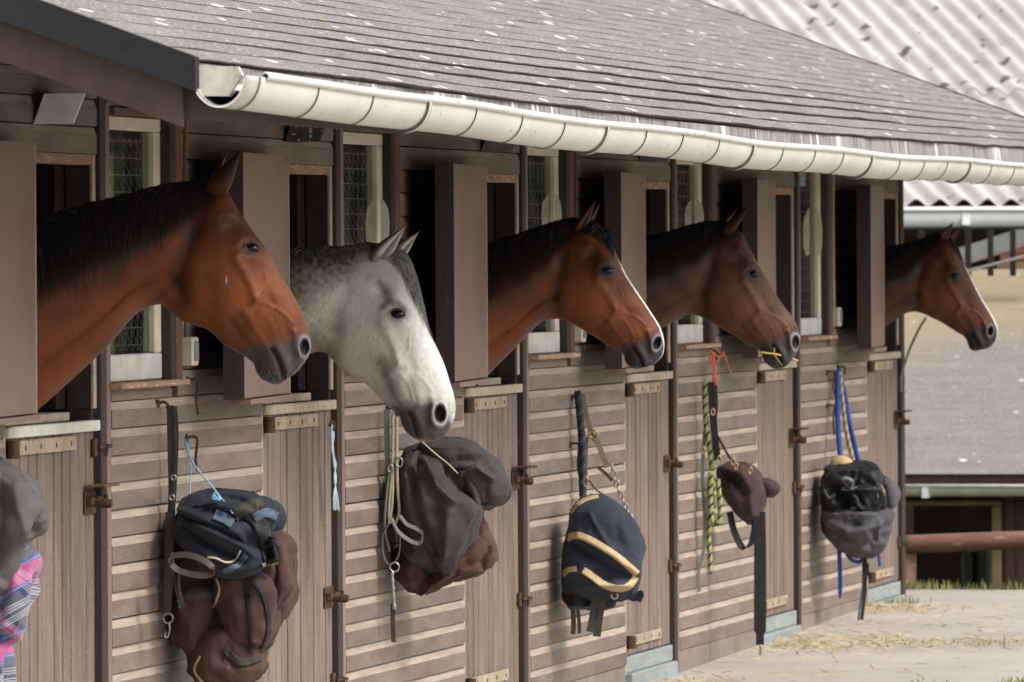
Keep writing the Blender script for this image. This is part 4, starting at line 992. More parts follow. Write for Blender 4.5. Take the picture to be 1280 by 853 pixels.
# straw held in the mouth
Zd = horses[4][2]
mb = MB().tube(smooth_pts([atF(951, 440.5, Zd) - F * .062, atF(970, 443, Zd) - F * .066, atF(984, 446, Zd) - F * .055, atF(997, 451, Zd) - F * .02], 24), 0.0042, 7)
mb.tube(smooth_pts([atF(968, 434, Zd) - F * .060, atF(967, 442, Zd) - F * .068, atF(972, 450, Zd) - F * .06, atF(978, 457, Zd) - F * .045], 20), 0.0018, 6)
o = mb.build('straw_stalk', M['straw_yellow'], None, True); tag(o, 'yellow straw stalk held in the mouth of the dull brown horse', 'straw')
# ================================================================== TACK HANGING ON THE WALL
def cloth(name, c1, c2, **kw):
    kw.setdefault('rough', 0.75); kw.setdefault('sheen', 0.04); kw.setdefault('bump', 0.9); kw.setdefault('bscale', 34)
    kw.setdefault('scale', 5); return mat(name, c1, c2, spec=0.2, **kw)
M['rug_grey'] = cloth('charcoal_waxed_canvas', (0.062, 0.052, 0.051), (0.040, 0.034, 0.034), speck=(0.2, 0.18, 0.16), speck_scale=70, speck_amt=0.75)
M['rug_brown'] = cloth('red_brown_canvas', (0.085, 0.043, 0.034), (0.048, 0.026, 0.022), speck=(0.25, 0.2, 0.17), speck_scale=60, speck_amt=0.74)
M['rug_maroon'] = cloth('dark_maroon_nylon', (0.070, 0.044, 0.043), (0.046, 0.03, 0.03))
M['rug_navy'] = cloth('navy_canvas', (0.022, 0.026, 0.038), (0.012, 0.015, 0.023), speck=(0.12, 0.12, 0.13), speck_scale=60, speck_amt=0.74)
M['rug_navy2'] = cloth('faded_navy_canvas', (0.036, 0.043, 0.063), (0.021, 0.025, 0.038), speck=(0.16, 0.16, 0.17), speck_scale=60, speck_amt=0.74)
M['rug_fleece'] = cloth('grey_felt', (0.115, 0.103, 0.099), (0.078, 0.070, 0.068), speck=(0.15, 0.12, 0.07), speck_scale=9, speck_amt=0.72)
M['rug_black'] = cloth('black_nylon', (0.016, 0.016, 0.018), (0.010, 0.010, 0.011), rough=0.5)
M['rug_steel'] = cloth('steel_grey_nylon', (0.085, 0.085, 0.09), (0.06, 0.06, 0.064))
M['trim'] = cloth('stained_beige_binding', (0.52, 0.40, 0.24), (0.38, 0.26, 0.14), scale=14)
M['web_black'] = cloth('black_webbing', (0.024, 0.024, 0.024), (0.014, 0.014, 0.014), rough=0.6)
M['web_grey'] = cloth('grey_webbing', (0.20, 0.20, 0.18), (0.13, 0.13, 0.115))
M['web_olive'] = cloth('olive_webbing', (0.060, 0.058, 0.046), (0.04, 0.038, 0.03))
M['web_tan'] = cloth('tan_webbing', (0.22, 0.18, 0.11), (0.14, 0.11, 0.065))
M['leather'] = mat('brown_black_leather', (0.045, 0.034, 0.026), (0.026, 0.02, 0.016), rough=0.45, scale=14, spec=0.4, bump=0.2)
M['piping'] = mat('cream_piping', (0.55, 0.5, 0.38), (0.42, 0.37, 0.26), rough=0.6)
M['web_blue'] = cloth('slate_blue_binding', (0.085, 0.115, 0.16), (0.055, 0.078, 0.11))
M['twine_blue'] = mat('blue_baler_twine', (0.22, 0.46, 0.62), (0.13, 0.32, 0.48), rough=0.5, scale=50)
M['twine_pale'] = mat('pale_blue_twine', (0.50, 0.62, 0.70), (0.32, 0.45, 0.55), rough=0.6, scale=50)
M['twine_orange'] = mat('orange_baler_twine', (0.62, 0.16, 0.06), (0.45, 0.10, 0.04), rough=0.5, scale=50)
M['rope_blue'] = mat('royal_blue_rope', (0.035, 0.085, 0.32), (0.02, 0.045, 0.2), rough=0.6, scale=50)
M['rope_navy'] = mat('blue_black_rope', (0.02, 0.028, 0.04), (0.012, 0.016, 0.022), rough=0.6, scale=50)
M['rope_slate'] = mat('slate_rope', (0.05, 0.065, 0.08), (0.03, 0.04, 0.05), rough=0.6, scale=50)
M['rope_lime'] = mat('lime_rope', (0.36, 0.40, 0.13), (0.25, 0.28, 0.09), rough=0.6, scale=50)
M['rope_dark'] = mat('dark_rope', (0.05, 0.055, 0.04), (0.03, 0.032, 0.025), rough=0.6, scale=50)
M['rope_cream'] = mat('cream_rope', (0.48, 0.42, 0.30), (0.34, 0.29, 0.19), rough=0.7, scale=50)
def plaid():
    m = bpy.data.materials.new('navy_pink_plaid'); m.use_nodes = True
    n = m.node_tree.nodes; l = m.node_tree.links; b = n['Principled BSDF']; b.inputs['Roughness'].default_value = 0.75; b.inputs['Sheen Weight'].default_value = 0.25
    uv = n.new('ShaderNodeUVMap'); rot = n.new('ShaderNodeMapping'); rot.inputs['Rotation'].default_value = (0, 0, math.radians(-38)); l.new(uv.outputs[0], rot.inputs[0])
    sp = n.new('ShaderNodeSeparateXYZ'); l.new(rot.outputs[0], sp.inputs[0])
    def band(axis, period, off, lo, hi):
        a = n.new('ShaderNodeMath'); a.operation = 'ADD'; a.inputs[1].default_value = off; l.new(sp.outputs[axis], a.inputs[0])
        d = n.new('ShaderNodeMath'); d.operation = 'PINGPONG'; d.inputs[1].default_value = period; l.new(a.outputs[0], d.inputs[0])
        x = n.new('ShaderNodeMath'); x.operation = 'GREATER_THAN'; x.inputs[1].default_value = lo; l.new(d.outputs[0], x.inputs[0])
        y = n.new('ShaderNodeMath'); y.operation = 'LESS_THAN'; y.inputs[1].default_value = hi; l.new(d.outputs[0], y.inputs[0])
        z = n.new('ShaderNodeMath'); z.operation = 'MULTIPLY'; l.new(x.outputs[0], z.inputs[0]); l.new(y.outputs[0], z.inputs[1]); return z.outputs[0]
    cur = None
    def over(cur, colr, fac, f=1.0):
        mx = n.new('ShaderNodeMix'); mx.data_type = 'RGBA'
        mu = n.new('ShaderNodeMath'); mu.operation = 'MULTIPLY'; mu.inputs[1].default_value = f; l.new(fac, mu.inputs[0]); l.new(mu.outputs[0], mx.inputs['Factor'])
        if cur is None: mx.inputs['A'].default_value = (0.035, 0.035, 0.085, 1)
        else: l.new(cur, mx.inputs['A'])
        mx.inputs['B'].default_value = (*colr, 1); return mx.outputs['Result']
    cur = over(cur, (0.09, 0.09, 0.13), band('X', 26, 5, 14, 26), 0.8)
    cur = over(cur, (0.36, 0.07, 0.19), band('Y', 30, 12, 22, 30), 0.95)
    cur = over(cur, (0.36, 0.07, 0.19), band('X', 30, 22, 25, 30), 0.8)
    for lo in (2, 4.5, 7):
        cur = over(cur, (0.42, 0.42, 0.45), band('Y', 30, 12, lo, lo + 1.1), 0.8)
        cur = over(cur, (0.38, 0.38, 0.42), band('X', 26, 5, lo, lo + 0.9), 0.6)
    cur = over(cur, (0.12, 0.22, 0.62), band('Y', 30, 12, 19.5, 21), 0.9)
    l.new(cur, b.inputs['Base Color']); return m
M['plaid'] = plaid()

def dref(xref, v): return float((at(xref, 600, v) - CAM) @ F)   # depth of the camera-facing plane that meets pixel column xref v metres off the wall
def resample(rows, n):
    r = np.array(rows, float); y = np.linspace(r[0, 0], r[-1, 0], n)
    out = []
    for k in (1, 2):
        # monotone-ish smooth interpolation
        v = np.interp(y, r[:, 0], r[:, k]); ker = np.array([1, 2, 3, 4, 3, 2, 1.]) / 16
        vp = np.pad(v, 3, mode='edge'); v2 = np.convolve(vp, ker, 'valid'); out.append(v2)
    return y, out[0], out[1]
def relax(P, ex, ey, iters=130, att=0.006, step=14, seedN=None):
    """let the cloth buckle: a little more material than the shape needs, held near the traced form"""
    P0 = P.copy(); n, k = P.shape[:2]
    Q = P.copy(); ctr_ = P.mean(1, keepdims=True); od = P - ctr_; od /= np.sqrt((od * od).sum(-1))[..., None] + 1e-9
    Q = Q + od * (0.010 * seedN[..., None] if seedN is not None else 0)
    def rl(A, s): return np.roll(A, -s, 1)
    L = lambda d: np.sqrt((d * d).sum(-1)) + 1e-9
    r1 = L(rl(P0, 1) - P0) * ex; v1 = L(P0[1:] - P0[:-1]) * ey
    d1 = L(rl(P0, 1)[1:] - P0[:-1]) * (ex + ey) / 2; d2 = L(P0[1:] - rl(P0, 1)[:-1]) * (ex + ey) / 2
    rb = L(rl(P0, step) - P0) * ex * 0.97; vb_ = L(P0[step:] - P0[:-step]) * ey * 0.985
    for it in range(iters):
        A = np.zeros_like(Q); c = np.zeros((n, k, 1)) + 1e-6
        d = rl(Q, 1) - Q; l_ = L(d); g = d * (0.5 * (l_ - r1) / l_)[..., None]; A += g; A -= np.roll(g, 1, 1); c += 2
        d = Q[1:] - Q[:-1]; l_ = L(d); g = d * (0.5 * (l_ - v1) / l_)[..., None]; A[:-1] += g; A[1:] -= g; c += 2
        d = rl(Q, 1)[1:] - Q[:-1]; l_ = L(d); g = d * (0.35 * (l_ - d1) / l_)[..., None]; A[:-1] += g; A[1:] -= np.roll(g, 1, 1); c += 1.4
        d = Q[1:] - rl(Q, 1)[:-1]; l_ = L(d); g = d * (0.35 * (l_ - d2) / l_)[..., None]; A[1:] -= g; A[:-1] += np.roll(g, 1, 1); c += 1.4
        d = rl(Q, step) - Q; l_ = L(d); g = d * np.where(l_ < rb, 0.5 * (l_ - rb) / l_, 0)[..., None]; A += g; A -= np.roll(g, step, 1); c += 1.0
        d = Q[step:] - Q[:-step]; l_ = L(d); g = d * np.where(l_ < vb_, 0.5 * (l_ - vb_) / l_, 0)[..., None]; A[:-step] += g; A[step:] -= g; c += 1.0
        Q = Q + 1.5 * A / c; Q = Q + att * (P0 - Q)
        Q[..., 2] -= 0.00012
        Q[..., 1] = np.minimum(Q[..., 1], -0.018)
    dd = Q - P0
    low = dd.copy()                                   # keep the wrinkles, drop the overall swelling
    for _ in range(3):
        w = 9; low = sum(np.roll(low, s, 1) for s in range(-w, w + 1)) / (2 * w + 1)
        pad = np.pad(low, ((w, w), (0, 0), (0, 0)), mode='edge'); low = sum(pad[s:s + n] for s in range(2 * w + 1)) / (2 * w + 1)
    dd = 1.6 * (dd - 0.92 * low)
    m_ = L(dd)[..., None]; return P0 + dd * np.minimum(1, 0.04 / m_)
def puff(name, rows, u_c, v_c, thick, m, folds=(), parent=None, noise_a=0.012, nscale=9.0, seed=1.0, sil=1.5, MR=120, K=120, near=0.0, exp_=2.2, ex=1.26, ey=1.05):
    """a padded bundle of cloth: traced outline rows (y, left, right), folded front"""
    Zd = dref(u_c, v_c) - near; S = Zd / FPX
    y, xl, xr = resample(rows, MR)
    half = (xr - xl) / 2; mid = (xr + xl) / 2; mh = half.max()
    t = np.linspace(0, 1, MR); endt = np.clip(np.minimum(t, 1 - t) / 0.16, 0, 1) ** 0.5
    th = np.linspace(0, 2 * math.pi, K, endpoint=False); c = np.cos(th); s = np.sin(th)
    cc = np.sign(c) * np.abs(c) ** (2 / exp_); ss = np.sign(s) * np.abs(s) ** (2 / exp_)
    X = mid[:, None] + half[:, None] * cc[None, :]; Y = np.repeat(y[:, None], K, 1)
    D = (thick * endt * (half / mh) ** 0.5)[:, None] * ss[None, :]
    P0 = np.stack([X * S * nscale, Y * S * nscale, D * nscale * 1.2], -1)
    N1_ = np.array([noise.noise((a[0] + seed * 7, a[1] * 0.8, a[2] + seed)) for a in P0.reshape(-1, 3)]).reshape(X.shape)
    N2_ = np.array([noise.noise((a[0] * 2.3 + seed * 3, a[1] * 1.7 + 5, a[2] * 2 + seed)) for a in P0.reshape(-1, 3)]).reshape(X.shape)
    # rounded ridges with sharp valleys, the look of bunched cloth
    H = noise_a * (0.5 * N1_ + 0.25 * N2_)
    nearside = ss[None, :] > -0.15
    for pts, w, amp in folds:
        d, side = poly_dist(X, Y, pts)
        if w > 0: H = H + np.where(nearside, 1.25 * amp * (0.5 * np.exp(-(d / (0.9 * w)) ** 2) + 0.6 * np.exp(-d / (0.7 * w))), 0)
        else:                                     # layer edge: left-hand side of the line raised, rolling off
            H = H + np.where(nearside, np.where(side > 0, amp * np.exp(-(d / (-w * 2.5)) ** 2), -amp * 0.6 * np.exp(-(d / (-w * 0.8)) ** 2)), 0)
    wgt = np.abs(ss)[None, :] ** 0.5 * endt[:, None]
    D = D + np.sign(ss)[None, :] * H * wgt
    X = X + sil * N1_ * np.abs(cc)[None, :] * 2
    rx = (X - 640) / FPX; ry = (Y - 324) / FPX
    PT = CAM + (F + RC * rx[..., None] - UC * ry[..., None]) * Zd - F * D[..., None]
    PT[..., 1] = np.minimum(PT[..., 1], -0.018)            # never inside the wall
    if ex > 1: PT = relax(PT, ex, ey, seedN=N1_ + 0.5 * N2_)
    idx = np.arange(MR * K).reshape(MR, K); a = idx[:-1]; b = idx[1:]
    fs = np.stack([a, np.roll(a, -1, 1), np.roll(b, -1, 1), b], -1).reshape(-1, 4).tolist() + [idx[0].tolist()[::-1], idx[-1].tolist()]
    V = PT.reshape(-1, 3)
    o = mesh_obj(name, V, fs, m, parent, True, uvs=np.stack([X, -Y], -1).reshape(-1, 2))
    bm = bmesh.new(); bm.from_mesh(o.data); bmesh.ops.recalc_face_normals(bm, faces=bm.faces[:]); bm.to_mesh(o.data); bm.free()
    bvh = BVHTree.FromPolygons([tuple(v) for v in V], [tuple(int(i) for i in f) for f in fs])
    o_bvh[o.name] = (bvh, Zd); return o
o_bvh = {}
def join_bvh(*obs):
    V = []; Fs = []
    for o in obs:
        b = len(V); w = WL[o.name]; V += [tuple(np.array(v.co) + w) for v in o.data.vertices]; Fs += [tuple(i + b for i in f.vertices) for f in o.data.polygons]
    return BVHTree.FromPolygons(V, Fs), o_bvh[obs[0].name][1]
def drape(name, on, pts, wpx, m, parent, off=0.004, n=40, skirt=0.01, jit=0.0):
    """flat band lying on a bundle, following its surface"""
    bvh, Zd = o_bvh[on.name]; P = smooth_pts(pts, n); Tn = np.gradient(P, axis=0); Tn /= np.linalg.norm(Tn, axis=1)[:, None] + 1e-9
    Nn = np.stack([-Tn[:, 1], Tn[:, 0]], 1); V = []; last = Zd - 0.1
    W = np.broadcast_to(np.asarray(wpx, float), (n,))
    for i in range(n):
        row = []; ds = []
        for k in (-1, -0.5, 0, 0.5, 1):
            q = P[i] + Nn[i] * k * W[i] / 2 + jit * noise.noise((i * .4, k, 3)) * np.array([1, 1])
            h = bvh.ray_cast(Vector(CAM), Vector(ray(*q)).normalized())[0]
            if h is not None: last = float((np.array(h) - CAM) @ F)
            row.append(q); ds.append(last)
        dmin = np.array(ds)
        V += [atF(q[0], q[1], d - off - skirt * 0 + (skirt if False else 0)) for q, d in zip(row, dmin)]
        V += [atF(row[0][0], row[0][1], dmin[0] + skirt), atF(row[-1][0], row[-1][1], dmin[-1] + skirt)]
    fs = []
    for i in range(n - 1):
        a = i * 7; b = a + 7
        fs += [(a + k, a + k + 1, b + k + 1, b + k) for k in range(4)] + [(a + 5, a, b, b + 5), (a + 4, a + 6, b + 6, b + 4)]
    return mesh_obj(name, V, fs, m, parent, True)
def pw(pts, v, n=40):                     # free path: pixels at a distance v from the wall (per point or one)
    vv = [v] * len(pts) if np.isscalar(v) else v
    return smooth_pts([at(x, y, q) for (x, y), q in zip(pts, vv)], n)
def pz(pts, u, v, n=40, dz=0.0):          # free path on the camera-facing plane through (u, v)
    Zd = dref(u, v) - dz; return smooth_pts([atF(x, y, Zd) for x, y in pts], n)
def strap_obj(name, P, w, th, m, parent=None, wdir=None):
    vv, ff = strap_geo(P, w, th, wdir); o = mesh_obj(name, vv, ff, m, parent, False); return o
def tube_obj(name, P, r, m, parent=None, seg=8):
    vv, ff = tube_geo(P, r, seg); return mesh_obj(name, vv, ff, m, parent, True)
def rope_obj(name, P, r, mats, parent=None, pitch=0.05, ns=3):
    P = np.asarray(P); L = np.concatenate([[0], np.cumsum(np.linalg.norm(np.diff(P, axis=0), axis=1))])
    n = max(20, int(L[-1] / 0.006)); s = np.linspace(0, L[-1], n); Q = np.stack([np.interp(s, L, P[:, k]) for k in range(3)], 1)
    T_, N_, B_ = frames(Q); V = []; fc = []; fm = []
    for k in range(ns):
        a = 2 * math.pi * (s / pitch + k / ns)
        H = Q + (N_ * np.cos(a)[:, None] + B_ * np.sin(a)[:, None]) * r * 0.52
        vv, ff = tube_geo(H, r * 0.55, 6); b = len(V); V += vv; fc += [tuple(i + b for i in f) for f in ff]; fm += [k % len(mats)] * len(ff)
    return mesh_obj(name, V, fc, None, parent, True, mats=mats, fmat=fm)
def ring_part(name, c, r, w, ax1, ax2, m, parent):
    mb = MB(); ring_obj(mb, c, r, w, ax1, ax2); return mb.build(name, m, parent, True)
def ring_obj(mb, c, r, w, ax1, ax2, seg=18):
    P = [c + ax1 * r * math.cos(2 * math.pi * k / seg) + ax2 * r * math.sin(2 * math.pi * k / seg) for k in range(seg + 1)]
    mb.tube(P, w, 7, False)

# ---- A: felt and plaid rugs at the picture's near end
uA, vA = -48, 0.14
fel = puff('folded_rug', [(572, -48, 2), (580, -48, 18), (590, -48, 31), (605, -48, 44), (620, -48, 51), (635, -48, 56), (650, -48, 57), (660, -48, 53), (668, -48, 45), (678, -48, 31), (692, -48, 22), (712, -48, 14), (732, -48, 6), (752, -48, -4), (762, -48, -20)], uA, vA - 0.1, 0.20, M['rug_fleece'],
    [([(20, 600), (30, 640), (34, 668)], 7, 0.014), ([(40, 612), (47, 640), (42, 664)], 4, -0.016), ([(48, 630), (55, 648), (44, 664)], -4, 0.012), ([(5, 590), (8, 650), (2, 720)], 9, -0.012)], seed=2.0)
tag(fel, 'folded plain grey felt rug lying over a pink plaid rug', 'rug', 'rugs hung on the stable wall')
pl = puff('folded_rug', [(664, 15, 36), (676, -10, 39), (700, -48, 41), (720, -48, 42), (740, -48, 41), (760, -48, 36), (780, -48, 29), (797, -48, 20), (806, -48, 12), (818, -48, 11), (845, -48, 10), (875, -48, 7), (905, -48, -5)], uA, vA - 0.12, 0.17, M['plaid'],
    [([(38, 700), (30, 750), (14, 795)], 5, 0.012), ([(12, 796), (-10, 805), (-30, 806)], 5, -0.02), ([(20, 690), (12, 740), (-6, 790)], 6, -0.012)], seed=3.0)
tag(pl, 'navy and pink plaid rug hanging below the grey felt rug', 'rug', 'rugs hung on the stable wall')

# ---- B: navy rug over red-brown rug, bridle beside it
uB, vB = 221, 0.05
br = puff('folded_rug', [(655, 305, 348), (668, 235, 358), (680, 225, 363), (700, 222, 368), (720, 222, 369), (740, 221, 366), (760, 219, 356), (780, 218, 346), (800, 222, 336), (812, 234, 332), (822, 240, 331), (838, 241, 330), (850, 244, 316), (862, 252, 300)], uB, vB - 0.02, 0.19, M['rug_brown'],
    [([(268, 730), (276, 760), (262, 800)], 6, -0.026), ([(290, 724), (300, 745), (282, 770)], 7, 0.016), ([(262, 742), (275, 770), (285, 800), (318, 812)], 5, -0.018), ([(262, 715), (245, 735), (226, 745)], 8, -0.02),
     ([(330, 690), (346, 720), (344, 755)], 6, 0.016), ([(344, 705), (346, 740), (336, 780)], 4, -0.018), ([(281, 790), (300, 815), (324, 818)], 7, 0.014), ([(240, 770), (246, 800), (256, 850)], 8, 0.014), ([(258, 800), (262, 830), (285, 850)], 5, -0.02)], seed=4.0, noise_a=0.016)
brf = {}
for rows_, th_, nr, sd_ in (([(660, 335, 349), (675, 338, 360), (700, 340, 367), (730, 340, 369), (755, 335, 358), (775, 330, 345), (785, 331, 338)], .12, .05, 41.),
        ([(704, 274, 328), (714, 268, 341), (735, 269, 347), (760, 273, 348), (785, 280, 344), (805, 288, 337), (819, 300, 326)], .14, .10, 42.),
        ([(724, 228, 258), (736, 222, 272), (760, 219, 271), (780, 219, 263), (797, 224, 257), (807, 233, 248)], .12, .07, 43.),
        ([(775, 266, 290), (793, 251, 322), (812, 243, 330), (835, 241, 330), (850, 246, 316), (863, 256, 298)], .13, .08, 44.)):
    f_ = brf.setdefault(sd_, None) or puff('fold', rows_, uB, vB - 0.02, th_, M['rug_brown'], (), br, seed=sd_, noise_a=0.012, nscale=11, near=nr, MR=90, K=90); brf[sd_] = f_
o_bvh[br.name] = join_bvh(br, *brf.values())
tag(br, 'red-brown canvas rug bunched below a navy rug', 'rug', 'rugs hung on the stable wall')
nv = puff('folded_rug', [(610, 258, 282), (616, 243, 316), (625, 231, 337), (636, 224, 348), (650, 222, 349), (662, 223, 345), (675, 226, 332), (690, 232, 329), (705, 244, 327), (715, 259, 326), (723, 272, 308)], uB, vB + 0.02, 0.24, M['rug_navy'],
    [([(225, 640), (255, 655), (280, 680), (300, 700)], 5, -0.026), ([(224, 632), (262, 646), (300, 662), (322, 690)], 7, 0.018), ([(228, 662), (252, 686), (280, 704)], 6, 0.012), ([(262, 618), (300, 622), (336, 636)], 4, -0.018), ([(280, 708), (305, 700), (322, 688)], 4, -0.014), ([(318, 660), (330, 680), (326, 704)], 5, 0.012)], seed=5.0, noise_a=0.013)
f_ = puff('fold', [(642, 227, 262), (652, 225, 285), (665, 227, 305), (680, 232, 321), (695, 241, 328), (708, 258, 327), (717, 268, 318), (724, 278, 304)], uB, vB + 0.02, 0.10, M['rug_navy'], [([(232, 660), (262, 680), (300, 700)], 5, -0.022), ([(250, 656), (285, 672), (315, 690)], 6, 0.014)], nv, seed=45., noise_a=0.010, nscale=11, near=0.15, MR=90, K=90)
o_bvh[nv.name] = join_bvh(nv, f_)
tag(nv, 'navy rug with slate blue straps bundled above a red-brown rug', 'rug', 'rugs hung on the stable wall')
drape('strap', nv, [(293, 645), (315, 632), (329, 628)], 15, M['web_olive'], nv, off=0.010)
drape('strap', nv, [(308, 640), (325, 655), (334, 680), (341, 705)], 19, M['web_black'], nv, off=0.010)
drape('strap_end', nv, [(268, 643), (280, 648), (291, 655)], 13, M['web_blue'], nv, off=0.012)
drape('strap_end', nv, [(318, 648), (332, 641), (347, 646)], 12, M['web_blue'], nv, off=0.014)
drape('binding', nv, [(279, 715), (295, 708), (308, 694)], 7, M['web_blue'], nv, off=0.008)
drape('binding', nv, [(259, 697), (270, 698), (282, 703), (294, 700), (301, 688)], 2.6, M['piping'], nv, off=0.008)
drape('piping', br, [(270, 723), (274, 738), (267, 760)], 3.0, M['piping'], br, off=0.006)
drape('piping', br, [(250, 820), (243, 838), (255, 856)], 3.0, M['piping'], br, off=0.006)
drape('strap', br, [(308, 722), (312, 760), (314, 815)], 6.5, M['web_black'], br, off=0.008)
drape('strap', br, [(308, 724), (324, 735), (334, 760), (336, 790), (328, 815)], 5.5, M['web_black'], br, off=0.008)
drape('strap', br, [(281, 812), (300, 828), (326, 822)], 10, M['web_olive'], br, off=0.008)
drape('lining', br, [(226, 735), (245, 741), (266, 735)], 22, M['web_olive'], br, off=0.006)
drape('strap_keeper', nv, [(328, 707), (338, 705), (348, 703)], 5, M['web_tan'], nv, off=0.03)
# bridle and lead
bd = empty('bridle', at(214, 505, .03), 'dark leather bridle with steel buckles and snap hook hanging beside a navy rug', 'bridle')
uS, vS = 208, 0.04
strap_obj('cheek_strap', pz([(213, 507), (214, 560), (215, 620), (211, 690), (207, 765)], uS, vS, 50), 0.026, 0.004, M['leather'], bd)
strap_obj('cheek_strap', pz([(219, 508), (221, 545), (219, 600), (216, 650), (214, 695)], uS, vS, 50, 0.012), 0.013, 0.004, M['leather'], bd)
strap_obj('rein', pz([(212, 640), (211, 700), (210, 740), (209, 770)], uS, vS, 30, 0.02), 0.028, 0.004, M['leather'], bd)
nb = pz([(213, 695), (235, 694), (255, 701), (266, 711), (261, 719), (245, 719), (225, 714), (214, 706)], uS, vS, 60, 0.36)
strap_obj('noseband', nb, 0.021, 0.005, M['leather'], bd, wdir=UC * 0.9 + F * 0.3)
strap_obj('rein', pz([(214, 700), (218, 725), (226, 745), (228, 760), (223, 745), (217, 720)], uS, vS, 40, 0.33), 0.012, 0.004, M['leather'], bd)
strap_obj('rein', pz([(224, 712), (224, 735), (229, 758), (222, 750)], uS, vS, 40, 0.34), 0.010, 0.003, M['leather'], bd)
mb = MB(); c = pz([(210, 773), (210, 774)], uS, vS, 2, 0.02)[0]; ring_obj(mb, c, 0.017, 0.0035, RC, UC)
mb.tube(pz([(211, 777), (212, 788), (209, 797), (206, 795), (207, 790)], uS, vS, 16, 0.02), 0.004, 7); mb.build('snap_hook', M['steel'], bd, True)
for x, y in ((217, 597), (215, 622), (214, 701), (227, 757)):
    ring_part('buckle', pz([(x, y), (x, y + 1)], uS, vS, 2, 0.10)[0], 0.009, 0.003, RC * .9, UC, M['steel'], bd)
# blue twine
tw = empty('twine', at(232, 548, .03), 'thin blue baler twine tied from a hook to the navy rug', 'twine')
tube_obj('cord', smooth_pts([at(231, 549, .055), atF(240, 577, dref(221, .05) - .26), atF(268, 612, dref(221, .05) - .26), atF(291, 642, dref(221, .05) - .34)], 30), 0.0032, M['twine_blue'], tw)
tube_obj('cord', pw([(231, 549), (238, 570), (238, 600), (237, 632)], [.055, .07, .07, .09], 30), 0.0022, M['twine_blue'], tw)
tube_obj('knot', smooth_pts([atF(266, 619, dref(221, .05) - .34), atF(274, 624, dref(221, .05) - .34), atF(270, 616, dref(221, .05) - .34), atF(266, 623, dref(221, .05) - .34), atF(276, 625, dref(221, .05) - .34)], 30), 0.005, M['twine_blue'], tw)

# ---- C: charcoal rug with brown lining
uC, vC = 498, 0.05
bc_ = puff('rug_lining', [(640, 572, 602), (655, 545, 606), (670, 520, 611), (685, 500, 615), (697, 498, 617), (708, 497, 608), (718, 499, 592), (728, 503, 560), (738, 515, 548), (743, 522, 534)], uC, vC - 0.02, 0.16, M['rug_brown'],
    [([(606, 672), (606, 690), (598, 708)], 3, -0.02), ([(598, 650), (606, 680)], 5, 0.015), ([(540, 715), (524, 735)], 5, -0.025), ([(530, 700), (545, 730)], 4, -0.02), ([(560, 712), (535, 738)], 4, 0.02)], seed=6.0)
g2 = puff('folded_rug', [(546, 546, 572), (552, 522, 588), (562, 509, 604), (575, 502, 616), (590, 499, 628), (605, 498, 634), (618, 498, 633), (628, 498, 626), (634, 498, 606), (645, 499, 601), (658, 499, 598), (672, 500, 592), (686, 502, 584), (700, 510, 574), (712, 532, 565), (720, 548, 560)], uC, vC, 0.22, M['rug_grey'],
    [([(533, 572), (545, 605), (552, 618), (575, 628), (600, 636)], 7, 0.030), ([(545, 600), (560, 620), (578, 624)], 4, -0.03), ([(572, 588), (576, 605), (582, 622), (590, 636)], 5, -0.045), ([(530, 575), (538, 585), (556, 592)], 3.5, -0.014),
     ([(515, 600), (530, 640), (548, 700)], 9, -0.022), ([(508, 600), (512, 640), (535, 690)], 8, 0.016), ([(568, 585), (590, 578), (612, 592)], 5, 0.022), ([(592, 592), (606, 610), (603, 628)], 5, -0.014), ([(612, 590), (630, 610)], 6, 0.010), ([(556, 630), (560, 660), (556, 710)], 9, 0.014), ([(540, 640), (545, 680)], 7, -0.014)], seed=7.0, noise_a=0.012)
gf = []
for rows_, th_, nr, sd_ in (([(552, 566, 584), (560, 562, 600), (575, 566, 617), (590, 572, 630), (605, 577, 635), (618, 581, 633), (630, 588, 624), (638, 597, 612)], .15, .06, 51.),
        ([(562, 515, 542), (575, 506, 552), (595, 503, 562), (612, 503, 574), (626, 505, 597), (637, 508, 601), (655, 513, 598), (675, 526, 590), (695, 540, 578), (712, 549, 566), (720, 553, 560)], .13, .15, 52.),
        ([(546, 540, 574), (554, 528, 596), (566, 530, 610), (580, 540, 612), (596, 552, 600), (610, 558, 586), (622, 564, 577)], .12, .10, 53.)):
    gf.append(puff('fold', rows_, uC, vC, th_, M['rug_grey'], [([(512, 590), (522, 630), (545, 690)], 6, -0.018), ([(533, 575), (546, 606), (565, 624)], 5, 0.016), ([(575, 590), (595, 582), (615, 596)], 5, 0.016), ([(560, 640), (556, 700)], 6, 0.012)], g2, seed=sd_, noise_a=0.010, nscale=9, near=nr, MR=100, K=100))
tag(g2, 'bulky charcoal rug with red-brown lining below the grey horse', 'rug', 'rugs hung on the stable wall')
bc_.parent = g2; bc_.location = WL[bc_.name] - WL[g2.name]
tube_obj('tie_cord', smooth_pts([atF(527, 552, dref(uC, vC) - .31), atF(545, 568, dref(uC, vC) - .31), atF(560, 580, dref(uC, vC) - .31), atF(572, 592, dref(uC, vC) - .30)], 30), 0.003, M['rope_cream'], g2)
